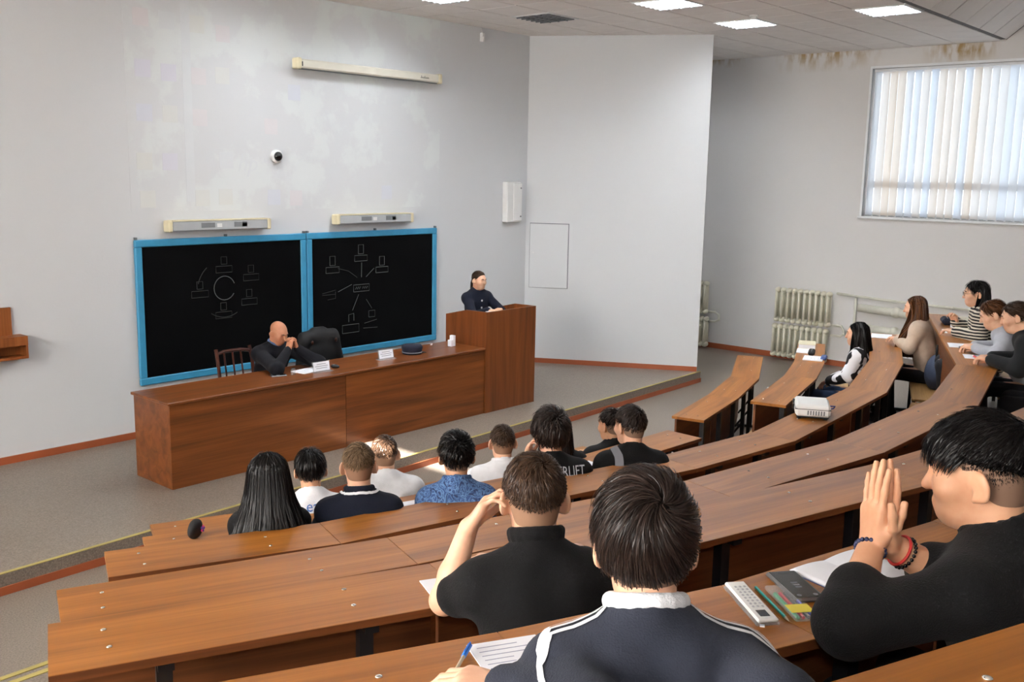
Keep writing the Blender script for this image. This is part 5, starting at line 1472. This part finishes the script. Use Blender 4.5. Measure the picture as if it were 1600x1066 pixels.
def ribbon_on(pk, pts, width, mat, name, off=0.003, sub=6):
    """a flat band that follows the garment surface through the given local points"""
    root = people[pk][0]; tree = bvh_of(people[pk][1]['shirt'])
    P = [Vector(p) for p in pts]; Q = []
    for a, b2 in zip(P[:-1], P[1:]): Q += [a.lerp(b2, i / sub) for i in range(sub)]
    Q.append(P[-1]); S_ = []
    for q in Q:
        loc, nr, _, _ = tree.find_nearest(q); S_.append((loc, nr))
    v = []; f = []
    for i, (p, nr) in enumerate(S_):
        t = (S_[min(i + 1, len(S_) - 1)][0] - S_[max(i - 1, 0)][0]).normalized(); sd = t.cross(nr).normalized() * width / 2
        for sg in (-1, 1):
            loc, n2, _, _ = tree.find_nearest(p + sd * sg); v.append(loc + n2 * off)
    for i in range(len(S_) - 1): f.append((2 * i, 2 * i + 1, 2 * i + 3, 2 * i + 2))
    return MB().add(v, f).obj(name, mat, root, True)
plain('print_blue', srgb(66, 110, 178), 0.8); plain('print_grey', srgb(176, 178, 182), 0.8)
def emblem_mat():
    m, nt, b = newmat('print_emblem')
    tc = N(nt, 'ShaderNodeTexCoord'); n1 = N(nt, 'ShaderNodeTexNoise'); n1.inputs['Scale'].default_value = 60; n1.inputs['Detail'].default_value = 4
    nt.links.new(tc.outputs['Object'], n1.inputs['Vector'])
    r = ramp(nt, [(0.42, srgb(30, 30, 32)), (0.6, srgb(150, 160, 176))]); nt.links.new(n1.outputs['Fac'], r.inputs[0]); nt.links.new(r.outputs[0], b.inputs['Base Color']); b.inputs['Roughness'].default_value = 0.85
emblem_mat()
def Lc(pk, key): return people[pk][1][key]
zb = float(Lc('P9', 'nb')[2])
print_text('P9', 'ERLIFT', 0.075, 0.095, zb - 0.035, 'print_grey', sx=0.75)
print_patch('P9', -0.04, 0.10, zb - 0.20, zb - 0.15, 'print_emblem')
zb = float(Lc('P5', 'nb')[2])
print_text('P5', 'easy', 0.085, 0.035, zb - 0.022, 'print_blue')
zb = float(Lc('P10', 'nb')[2])
print_patch('P10', 0.055, 0.125, zb - 0.15, zb - 0.045, 'print_emblem')
sh = Lc('P10', 'sh')['L']
ribbon_on('P10', [sh + np.array((0.07, 0.10, -0.10)), sh + np.array((0.07, 0.04, 0.06)), sh + np.array((0.06, -0.07, 0.03)), sh + np.array((0.06, -0.12, -0.10)), sh + np.array((0.06, -0.14, -0.24))], 0.05, 'ink_grey', 'bag_strap', 0.006)
nb = Lc('P6', 'nb')
# white stripes along the sleeves of the near student's sweater
for s, sg in (('L', -1), ('R', 1)):
    S0 = Lc('P18', 'sh')[s]; n0 = Lc('P18', 'nb'); e0, w0, _ = Lc('P18', 'arms')[s]
    for k in range(3):
        o = np.array((0, -0.012 + 0.024 * k, 0.0))
        pts = [n0 + np.array((sg * 0.075, 0.0, 0.055)) + o, n0 + (S0 - n0) * 0.65 + np.array((0, 0, 0.09)) + o, S0 + np.array((sg * 0.03, 0, 0.085)) + o, S0 + (e0 - S0) * 0.5 + np.array((sg * 0.07, 0.02, 0.06)) + o, e0 + np.array((sg * 0.08, 0.02, 0.04)) + o]
        ribbon_on('P18', pts, 0.011, 'cloth_white', 'sleeve_stripe', 0.0025)
# buttons on the woman's top
tree = bvh_of(Lc('P2', 'shirt')); nb2 = Lc('P2', 'nb')
for dz in (-0.10, -0.19):
    hit = tree.ray_cast(Vector((0, 1.5, nb2[2] + dz)), Vector((0, -1, 0)))
    if hit[0]: MB().ell(hit[0], (0.013, 0.006, 0.013), 12, 8).obj('button', 'white_plastic', people['P2'][0], True)
# glasses of the girl in the striped sweater
Mh = Matrix.Translation(Vector(Lc('P13', 'headp'))) @ Matrix(Lc('P13', 'Rh').tolist()).to_4x4()
g = MB()
for sx in (-1, 1):
    g.tube([Mh @ Vector((sx * 0.033 + 0.024 * math.cos(q * PI / 8), 0.105, 0.006 + 0.019 * math.sin(q * PI / 8))) for q in range(16)], 0.0016, 5, closed=True)
    g.tube([Mh @ Vector((sx * 0.057, 0.104, 0.012)), Mh @ Vector((sx * 0.078, 0.08, 0.012)), Mh @ Vector((sx * 0.084, -0.01, 0.012))], 0.0016, 5)
g.tube([Mh @ Vector((-0.009, 0.107, 0.01)), Mh @ Vector((0.009, 0.107, 0.01))], 0.0016, 5)
g.obj('glasses', 'black_gloss', people['P13'][0], True)
# bracelets
plain('bead_dark', srgb(52, 56, 92), 0.2); plain('cord_red', srgb(196, 48, 44), 0.6)
def bracelet(pk, s, frac, mat, name, r=0.034, bead=None, n=20):
    e, w, _ = Lc(pk, 'arms')[s]; c = e + (w - e) * frac; d_ = Vector(nv(w - e)); a = d_.orthogonal().normalized(); b2 = d_.cross(a)
    root = people[pk][0]; m = MB(); c = Vector(c)
    pts = [c + (a * math.cos(2 * PI * q / n) + b2 * math.sin(2 * PI * q / n)) * r for q in range(n)]
    if bead:
        for q in pts: m.ell(q, (bead, bead, bead), 8, 6)
    else: m.tube(pts, 0.0035, 6, closed=True)
    return m.obj(name, mat, root, True)
bracelet('P19', 'L', 0.93, 'bead_dark', 'bead_bracelet', 0.0305, 0.0052, 20)
bracelet('P19', 'R', 0.84, 'cord_red', 'red_cord', 0.0335)
bracelet('P19', 'R', 0.78, 'black_gloss', 'bead_bracelet', 0.034, 0.0045, 22)
bracelet('P1', 'L', 0.97, 'gold', 'watch_strap', 0.032)
# white shirt collar tie line of the navy polo
ring = [nb + np.array((math.cos(th) * 0.092, math.sin(th) * 0.088 - 0.02, 0.035 - 0.02 * math.sin(th))) for th in np.linspace(PI * 0.95, PI * 2.05, 12)]
ribbon_on('P6', ring, 0.013, 'cloth_white', 'collar_stripe', 0.006, 3)

# ------------------------------------------------------------------ things on the desks
plain('plastic_teal', srgb(40, 160, 148), 0.35); plain('pen_blue', srgb(40, 120, 220), 0.3); plain('pen_tip', srgb(190, 176, 150), 0.3); plain('pen_red', srgb(206, 40, 52), 0.35); plain('pen_green', srgb(40, 140, 80), 0.35); plain('pen_navy', srgb(44, 56, 160), 0.35)
plain('label_yellow', srgb(226, 208, 60), 0.5); plain('solar_dark', srgb(24, 26, 32), 0.2); plain('phone_frame', srgb(120, 118, 120), 0.3, metal=0.6); plain('phone_glass', srgb(40, 42, 40), 0.12, spec=0.6)
plain('book_blue', srgb(66, 92, 150), 0.5); plain('book_cream', srgb(214, 208, 178), 0.6); plain('case_dark', srgb(40, 44, 48), 0.5); plain('bag_blue', srgb(60, 70, 92), 0.8, bmp=0.4, bscale=80); plain('flower_pink', srgb(226, 60, 140), 0.6); plain('flower_violet', srgb(110, 70, 200), 0.6); plain('marker_green', srgb(40, 200, 110), 0.5); plain('projector_white', srgb(228, 228, 226), 0.4, var=0.02); plain('cable_blue', srgb(40, 70, 170), 0.4); plain('print_line', srgb(150, 154, 176), 0.8)
def sheet(name, label, cat, loc, rz, w, h, t=0.003, mat='paper', lines=0, curl=0.0):
    o = thing(name, label, cat, loc, rz)
    m = MB(); n = 8
    v = []
    for k in range(2):
        for i in range(n + 1):
            x = -w / 2 + w * i / n
            z = (0 if k == 0 else t) + curl * (abs(x) / (w / 2)) ** 2 * (1 if x > 0 else 0.4)
            v += [(x, -h / 2, z), (x, h / 2, z)]
    f = []
    q = 2 * (n + 1)
    for i in range(n):
        a = 2 * i
        f += [(a, a + 1, a + 3, a + 2), (q + a, q + a + 2, q + a + 3, q + a + 1), (a, a + 2, q + a + 2, q + a), (a + 1, q + a + 1, q + a + 3, a + 3)]
    f += [(0, q, q + 1, 1), (2 * n, 2 * n + 1, q + 2 * n + 1, q + 2 * n)]
    m.add(v, f).obj('page', mat, o)
    if lines:
        for k in range(lines):
            y = h / 2 - h * (k + 1.2) / (lines + 1.5)
            MB().box(-w * 0.4, -w * 0.4 + w * random.uniform(0.35, 0.75), y - 0.0012, y + 0.0012, t, t + 0.0004).obj('writing_line', 'print_line', o)
    return o
def open_book(name, label, loc, rz, w, h, lines=6):
    o = thing(name, label, 'notebook', loc, rz)
    for sg in (-1, 1):
        m = MB(); n = 8; v = []; f = []
        for i in range(n + 1):
            x = sg * w / 2 * i / n; z = 0.010 * math.sin(PI * min(1, i / n * 1.25) * 0.5) * (1 - 0.55 * i / n) + 0.002
            v += [(x, -h / 2, z), (x, h / 2, z), (x, -h / 2, 0), (x, h / 2, 0)]
        for i in range(n):
            a = 4 * i; f += [(a, a + 4, a + 5, a + 1), (a + 2, a + 3, a + 7, a + 6), (a, a + 2, a + 6, a + 4), (a + 1, a + 5, a + 7, a + 3)]
        f += [(4 * n, 4 * n + 2, 4 * n + 3, 4 * n + 1)]
        if sg < 0: f = [q[::-1] for q in f]
        m.add(v, f).obj('page', 'paper', o, True)
    MB().box(-w / 2 - 0.003, w / 2 + 0.003, -h / 2 - 0.003, h / 2 + 0.003, -0.0002, 0.001).obj('cover', 'book_blue', o)
    return o
def phone(label, loc, rz, L=0.160, W=0.078):
    o = thing('smartphone', label, 'phone', loc, rz)
    MB().bbox(-L / 2, L / 2, -W / 2, W / 2, 0, 0.011, 0.0045).obj('frame', 'phone_frame', o)
    MB().bbox(-L / 2 + 0.004, L / 2 - 0.004, -W / 2 + 0.004, W / 2 - 0.004, 0.008, 0.0117, 0.003).obj('screen', 'phone_glass', o)
    MB().box(L / 2 - 0.02, L / 2 - 0.014, -0.012, 0.012, 0.0117, 0.0119).obj('camera_notch', 'black_gloss', o)
    for y in (-0.02, 0.02): MB().lathe([(0.006, 0), (0.006, 0.0002)], 14, (-L / 2 + 0.02, y, 0.0117)).obj('screen_button', 'ink_grey', o)
    for k in range(3): MB().box(-0.02 + 0.012 * k, -0.013 + 0.012 * k, -0.008, 0.008, 0.0117, 0.0119).obj('clock_digit', 'ink_grey', o)
    for x in (0.02, 0.04): MB().box(x - 0.008, x + 0.008, W / 2, W / 2 + 0.0012, 0.004, 0.008).obj('side_button', 'phone_frame', o)
    return o
FZ, EZ, DZ, CZ, BZ, AZ = 2.0, 1.74, 1.50, 1.27, 1.05, 0.80
# sixth-row desk, near the camera
phone('black smartphone lying face up on the near desk by the notebook', (2.085, 0.935, FZ), math.radians(52))
open_book('notebook', 'open blank notebook under the forearms of the student with pressed palms', (2.27, 0.865, FZ), math.radians(-14), 0.26, 0.19)
o = thing('calculator', 'slim white calculator ruler with small keys beside the teal pencil', 'calculator', (1.925, 0.965, FZ), math.radians(50))
MB().bbox(-0.10, 0.10, -0.027, 0.027, 0.0, 0.007, 0.002).obj('ruler_base', 'acrylic', o)
MB().bbox(-0.10, 0.10, -0.024, 0.024, 0.007, 0.016, 0.003).obj('case', 'white_plastic', o)
MB().box(-0.085, -0.055, -0.010, 0.012, 0.016, 0.0166).obj('solar_panel', 'solar_dark', o)
for i in range(8):
    for j in range(3):
        MB().bbox(-0.042 + i * 0.015, -0.034 + i * 0.015, -0.015 + j * 0.011, -0.009 + j * 0.011, 0.016, 0.0178, 0.001).obj('key', 'print_grey', o)
o = thing('pencil', 'teal pencil lying along the calculator', 'pencil', (1.965, 0.935, FZ + 0.004), math.radians(51))
MB().tube([(-0.075, 0, 0), (0.085, 0, 0)], 0.0038, 6).obj('shaft', 'plastic_teal', o)
MB().tube([(-0.075, 0, 0), (-0.092, 0, 0)], [0.0038, 0.0006], 6).obj('sharpened_tip', 'pen_tip', o)
o = thing('pen_packet', 'clear packet of coloured pens with a yellow label on the near desk', 'pen packet', (1.985, 0.89, FZ), math.radians(50))
for k, mt in enumerate(('pen_navy', 'case_dark', 'pen_red', 'pen_green')):
    pn = MB().tube([(-0.062, -0.018 + 0.012 * k, 0.006), (0.055, -0.018 + 0.012 * k, 0.006)], 0.0042, 6).obj('pen', mt, o)
    MB().tube([(0.03, -0.018 + 0.012 * k, 0.006), (0.062, -0.018 + 0.012 * k, 0.006)], 0.0050, 6).obj('pen_cap', mt, pn)
MB().box(-0.048, -0.008, -0.026, 0.026, 0.0115, 0.0123).obj('label', 'label_yellow', o)
MB().bbox(-0.072, 0.10, -0.028, 0.028, 0.0005, 0.0114, 0.003).obj('sleeve', 'acrylic', o)
o = thing('ballpoint_pen', 'blue-capped ballpoint pen in the hand of the nearest student', 'pen', (1.262, 1.236, FZ + 0.004), math.atan2(0.055, 0.115))
Mp = Matrix.Rotation(-0.12, 4, 'Y')
MB().tube([Mp @ Vector((-0.07, 0, 0)), Mp @ Vector((0.05, 0, 0))], 0.0038, 8).obj('barrel', 'pen_tip', o)
MB().tube([Mp @ Vector((0.045, 0, 0)), Mp @ Vector((0.085, 0, 0))], 0.0052, 8).obj('cap', 'pen_blue', o)
MB().box(0.05, 0.088, -0.001, 0.001, 0.012, 0.016).obj('clip', 'pen_blue', o)
sheet('paper_sheet', 'white sheet of writing under the arm of the nearest student', 'paper', (1.385, 1.20, FZ), math.radians(-28), 0.15, 0.13, lines=6)
MB_e = Matrix.Rotation(0, 4, 'Z')
o = thing('eraser_crumb', 'small bit of paper on the near desk before the calculator', 'paper scrap', (1.852, 0.898, FZ), 0.5)
MB().bbox(-0.006, 0.006, -0.005, 0.005, 0, 0.002, 0.0005).obj('scrap', 'paper', o)
# fifth-row desk
sheet('paper_sheet', 'white sheet under the elbow of the young man in the black polo shirt', 'paper', (1.95, 1.885, EZ), math.radians(-26), 0.19, 0.235, lines=0)
# third row: projector
o = thing('projector', 'white data projector standing on the third-row desk', 'projector', (6.60, 2.93, CZ), math.radians(28))
MB().bbox(-0.15, 0.15, -0.12, 0.12, 0.018, 0.105, 0.018).obj('case', 'projector_white', o)
MB().box(-0.152, 0.152, -0.122, 0.122, 0.072, 0.076).obj('seam', 'case_dark', o)
MB().bbox(-0.14, 0.14, -0.11, 0.11, 0.012, 0.022, 0.004).obj('base', 'case_dark', o)
for x in (-0.11, 0.11):
    for y in (-0.09, 0.09): MB().lathe([(0.012, 0), (0.012, 0.013)], 10, (x, y, 0)).obj('foot', 'case_dark', o)
MB().lathe([(0.036, 0), (0.036, 0.012), (0.030, 0.014)], 18, M=Matrix.Translation((0.07, 0.118, 0.062)) @ Matrix.Rotation(-PI / 2, 4, 'X')).obj('lens', 'black_gloss', o, True)
for k in range(7): MB().box(-0.1525, -0.150, -0.08 + 0.018 * k, -0.07 + 0.018 * k, 0.035, 0.066).obj('vent', 'lamp_dark', o)
for k in range(5): MB().box(-0.10 + 0.016 * k, -0.09 + 0.016 * k, -0.1225, -0.120, 0.035, 0.066).obj('vent', 'lamp_dark', o)
MB().tube([(0.11, -0.12, 0.05), (0.14, -0.17, 0.045), (0.18, -0.165, 0.02), (0.21, -0.14, 0.006), (0.20, -0.08, 0.006)], 0.005, 6).obj('cable', 'cable_blue', o, True)
# second block behind the aisle: books and papers
sheet('paper_sheet', 'open white exercise book nearest the aisle end of the desk beside the cow-patch girl', 'exercise book', (9.86, 4.40, BZ), math.radians(20), 0.24, 0.20, t=0.012, lines=4)
o = thing('pencil_case', 'blue pencil case in front of the exercise book', 'pencil case', (9.93, 4.315, BZ), math.radians(20)); MB().bbox(-0.09, 0.09, -0.03, 0.03, 0, 0.035, 0.012).obj('pouch', 'book_blue', o); MB().box(-0.08, 0.08, -0.003, 0.003, 0.034, 0.037).obj('zip', 'case_dark', o)
o = thing('pencil_case', 'black pencil case between two exercise books', 'pencil case', (10.12, 4.54, BZ), math.radians(22)); MB().bbox(-0.11, 0.11, -0.035, 0.035, 0, 0.045, 0.014).obj('pouch', 'black_matte', o); MB().box(-0.1, 0.1, -0.003, 0.003, 0.044, 0.047).obj('zip', 'grey_metal', o)
sheet('paper_sheet', 'second white exercise book behind the black pencil case', 'exercise book', (10.22, 4.66, BZ), math.radians(22), 0.24, 0.18, t=0.012)
o = thing('book', 'thick cream-coloured book at the far end of the radiator-side desk', 'book', (10.52, 4.78, BZ), math.radians(24)); MB().bbox(-0.13, 0.13, -0.09, 0.09, 0.004, 0.045, 0.003).obj('pages', 'paper', o); MB().bbox(-0.135, 0.135, -0.093, 0.093, 0.045, 0.05, 0.002).obj('cover', 'book_cream', o); MB().bbox(-0.135, 0.135, -0.093, 0.093, 0, 0.004, 0.001).obj('back_cover', 'book_cream', o)
# third row far end
sheet('paper_sheet', 'white paper at the far end of the third-row desk', 'paper', (10.56, 3.96, CZ), math.radians(20), 0.30, 0.21, t=0.004)
# fourth row, far right
o = thing('pencil_case', 'dark blue pencil case beside the girl in the striped sweater', 'pencil case', (10.42, 3.26, DZ), math.radians(24)); MB().bbox(-0.12, 0.12, -0.05, 0.05, 0, 0.07, 0.025).obj('pouch', 'navy_cloth', o); MB().box(-0.1, 0.1, -0.003, 0.003, 0.069, 0.072).obj('zip', 'grey_metal', o)
o = thing('tape_roll', 'small white tape roll on the fourth-row desk', 'tape', (10.22, 3.12, DZ), 0); MB().lathe([(0.035, 0), (0.035, 0.03), (0.02, 0.03), (0.02, 0.0)], 18).obj('roll', 'paper', o, True)
sheet('paper_sheet', 'white sheet under the hands of the girl in stripes', 'paper', (9.93, 3.04, DZ), math.radians(24), 0.24, 0.17, lines=0)
sheet('paper_sheet', 'white sheet in front of the girl in light grey', 'paper', (9.12, 2.73, DZ), math.radians(22), 0.24, 0.17, lines=0)
phone('dark phone lying before the girl in light grey', (9.02, 2.62, DZ), math.radians(110), 0.15, 0.075)
sheet('paper_sheet', 'white sheet by the hands of the person in the black jacket', 'paper', (8.62, 2.46, DZ), math.radians(22), 0.20, 0.14, lines=0)
o = thing('highlighter', 'bright pink highlighter beside the black-jacketed arm', 'pen', (8.56, 2.42, DZ + 0.012), 0.6); MB().tube([(-0.06, 0, 0), (0.04, 0, 0)], 0.009, 8).obj('barrel', 'pen_red', o); MB().tube([(0.04, 0, 0), (0.07, 0, 0)], 0.0095, 8).obj('cap', 'white_plastic', o)
# second row centre: papers by the students
sheet('paper_sheet', 'white handout with a green tab beside the leaf-patterned shirt', 'paper', (3.66, 3.98, BZ), math.radians(-16), 0.30, 0.21, lines=3)
o = thing('sticker', 'round green tab lying on the white handout', 'sticker', (3.76, 3.97, BZ + 0.003)); MB().lathe([(0.022, 0), (0.022, 0.002)], 16).obj('disc', 'marker_green', o)
sheet('paper_sheet', 'white sheets between the two young men in black t-shirts', 'paper', (4.98, 3.74, BZ), math.radians(-10), 0.30, 0.21, lines=2)
o = thing('small_bag', 'small black pouch with a pink and violet flower on the second-row desk', 'pouch', (2.58, 4.42, BZ), 0.5)
np_mesh('pouch', [sdf_mesh([ell((0, 0, 0.045), (0.055, 0.03, 0.045)), ell((0.01, 0, 0.075), (0.035, 0.025, 0.025), k=0.02), pln((0, 0, 0.001), (0, 0, -1), 0.004)], 0.006) + (0,)], 'black_matte', o)
for k in range(5): MB().ell((0.02 + 0.012 * math.cos(k * 1.257), -0.033, 0.05 + 0.012 * math.sin(k * 1.257)), (0.008, 0.004, 0.008), 8, 6).obj('petal', 'flower_pink' if k % 2 else 'flower_violet', o, True)
for x, y, lab in ((4.36, 4.58, 'dark grey upright phone case left of its twin on the front-row desk'), (4.46, 4.555, 'dark grey upright phone case right of its twin on the front-row desk')):
    o = thing('phone_stand', lab, 'phone stand', (x, y, AZ), -0.3)
    Ms = Matrix.Rotation(0.35, 4, 'X')
    MB().bbox(-0.036, 0.036, -0.004, 0.004, 0.002, 0.085, 0.003, Ms).obj('plate', 'case_dark', o)
    MB().bbox(-0.036, 0.036, -0.05, 0.01, 0, 0.006, 0.002).obj('foot', 'case_dark', o)
    MB().box(-0.006, 0.006, -0.010, -0.0045, 0.01, 0.05, Ms).obj('hinge', 'black_gloss', o)
# blue backpack on the bench beside the cream-top girl
o = thing('backpack', 'slate blue backpack with a loop handle on the bench by the girl in cream', 'backpack', (9.84, 3.14, 0.49 + 0.44), math.radians(200))
np_mesh('bag_body', [sdf_mesh([ell((0, 0, 0.13), (0.15, 0.09, 0.14)), ell((0, 0, 0.22), (0.10, 0.07, 0.12), k=0.08), pln((0, 0, 0.002), (0, 0, -1), 0.01)], 0.012, noise=0.004) + (0,)], 'bag_blue', o)
MB().tube([(-0.05, 0, 0.32), (-0.045, 0, 0.40), (0, 0, 0.43), (0.045, 0, 0.40), (0.05, 0, 0.32)], 0.010, 8).obj('handle', 'black_matte', o, True)
MB().bbox(-0.08, 0.08, 0.07, 0.10, 0.04, 0.16, 0.015).obj('pocket', 'bag_blue', o)
o = thing('handbag', 'black bag with shiny buckles beside the person in the black jacket', 'bag', (7.95, 1.72, 0.72 + 0.44), math.radians(20))
np_mesh('bag_body', [sdf_mesh([ell((0, 0, 0.12), (0.16, 0.09, 0.13)), pln((0, 0, 0.002), (0, 0, -1), 0.01)], 0.012, noise=0.005) + (0,)], 'black_matte', o)
for k in range(4): MB().ell((-0.1 + 0.06 * k, -0.085, 0.12 + 0.03 * (k % 2)), (0.012, 0.008, 0.016), 8, 6).obj('buckle', 'bolt_steel', o, True)
MB().tube([(-0.08, 0, 0.22), (-0.06, 0, 0.32), (0.06, 0, 0.32), (0.08, 0, 0.22)], 0.009, 8).obj('handle', 'black_matte', o, True)

# ------------------------------------------------------------------ things on the lecturer's table
TZ = stage_h + 0.78
def name_plate(x, y, label):
    o = thing('name_plate', label, 'name plate', (x, y, TZ), math.radians(-3), 'acrylic name plates')
    Mn = Matrix.Rotation(-0.22, 4, 'X')
    MB().box(-0.115, 0.115, -0.045, 0.045, 0, 0.004).obj('foot', 'acrylic', o)
    MB().box(-0.105, 0.105, -0.002, 0.002, 0.004, 0.105, Mn).obj('holder', 'acrylic', o)
    c = MB().box(-0.095, 0.095, -0.0045, -0.0025, 0.010, 0.100, Mn).obj('card', 'paper', o)
    for k, wd in enumerate((0.11, 0.15, 0.13)): MB().box(-wd / 2, wd / 2, -0.0052, -0.0046, 0.075 - 0.02 * k, 0.080 - 0.02 * k, Mn).obj('text_line', 'ink_grey', c)
name_plate(6.06, 7.86, 'clear name plate with a white card in front of the bald man')
name_plate(6.98, 7.93, 'clear name plate with a white card at the empty place on the table')
sheet('paper_sheet', 'open white papers on the table under the elbows of the bald man', 'paper', (5.98, 7.99, TZ), math.radians(8), 0.28, 0.19, t=0.006, lines=3)
phone('dark phone on the table at the left of the bald man', (5.62, 7.98, TZ), math.radians(-20), 0.16, 0.078)
o = thing('glass_vial', 'tiny clear glass with a metal lid on the table', 'glass', (5.76, 7.93, TZ)); MB().lathe([(0.022, 0), (0.024, 0.05), (0.02, 0.055)], 14).obj('vessel', 'acrylic', o, True); MB().lathe([(0.021, 0.055), (0.021, 0.066)], 14).obj('lid', 'grey_metal', o)
o = thing('computer_mouse', 'small grey and black mouse right of the name plate', 'mouse', (6.28, 7.93, TZ), 0.4); MB().ell((0, 0, 0.014), (0.032, 0.05, 0.02), 14, 8).obj('shell', 'case_dark', o, True); MB().ell((0, 0.01, 0.028), (0.012, 0.02, 0.008), 10, 6).obj('button', 'print_grey', o, True)
o = thing('peaked_cap', 'navy flat cap with a small gold badge on the table', 'cap', (7.40, 7.98, TZ), math.radians(-70))
MB().lathe([(0.0, 0.0), (0.105, 0.0), (0.110, 0.03), (0.118, 0.075), (0.105, 0.10), (0.0, 0.108)], 24).obj('crown', 'navy_cloth', o, True)
v = []; f = []
for i in range(13):
    th = math.radians(20 + 140 * i / 12); v += [(0.105 * math.cos(th), 0.105 * math.sin(th), 0.016), (0.125 * math.cos(th), 0.09 + 0.085 * math.sin(th), 0.004), (0.105 * math.cos(th), 0.105 * math.sin(th), 0.010), (0.125 * math.cos(th), 0.09 + 0.085 * math.sin(th), 0.0)]
for i in range(12): a = 4 * i; f += [(a, a + 1, a + 5, a + 4), (a + 2, a + 6, a + 7, a + 3), (a + 1, a + 3, a + 7, a + 5)]
MB().add(v, f).obj('peak', 'black_gloss', o, True)
MB().tube([(0.111 * math.cos(math.radians(q * 15)), 0.111 * math.sin(math.radians(q * 15)), 0.022) for q in range(24)], 0.006, 6, closed=True).obj('band', 'ink_grey', o, True)
MB().ell((0, 0.116, 0.055), (0.014, 0.006, 0.022), 10, 8).obj('badge', 'gold', o, True)
o = thing('card_box', 'small white stepped carton standing by the lectern', 'box', (8.06, 8.02, TZ), 0.1)
MB().bbox(-0.035, 0.0, -0.03, 0.03, 0, 0.075, 0.003).obj('low_box', 'paper', o)
MB().bbox(0.0, 0.040, -0.03, 0.03, 0, 0.125, 0.003).obj('tall_box', 'paper', o)
o = thing('chalk_piece', 'stub of white chalk on the table near the lectern', 'chalk', (7.93, 8.22, TZ + 0.009), 0.5); MB().tube([(-0.02, 0, 0), (0.02, 0, 0)], 0.008, 8).obj('stub', 'paper', o)
sheet('paper_sheet', 'white paper under the hands of the woman at the lectern', 'paper', (8.72, 7.93, stage_h + LH - 0.06), 0.0, 0.21, 0.15, t=0.003)
# black jacket over the empty chair
o = thing('jacket', 'black jacket with a fur-lined look hung over the empty chair back', 'jacket', (6.82, 8.90, stage_h))
pj_ = [ell((0, 0.0, 0.72), (0.27, 0.085, 0.28)), cap((-0.20, 0.0, 0.93), (0.20, 0.0, 0.93), 0.07, k=0.06), cap((-0.22, -0.02, 0.88), (-0.29, -0.02, 0.55), 0.06, 0.05, k=0.04), cap((0.22, -0.02, 0.88), (0.29, -0.02, 0.55), 0.06, 0.05, k=0.04), cap((-0.06, 0, 0.99), (0.06, 0, 0.99), 0.045, k=0.04)]
np_mesh('cloth', [sdf_mesh(pj_, 0.013, noise=0.008, nscale=24) + (0,)], 'black_matte', o)
for x in (-0.16, 0.17): MB().ell((x, -0.095, 0.88), (0.02, 0.01, 0.025), 8, 6).obj('toggle', 'chair_wood', o, True)
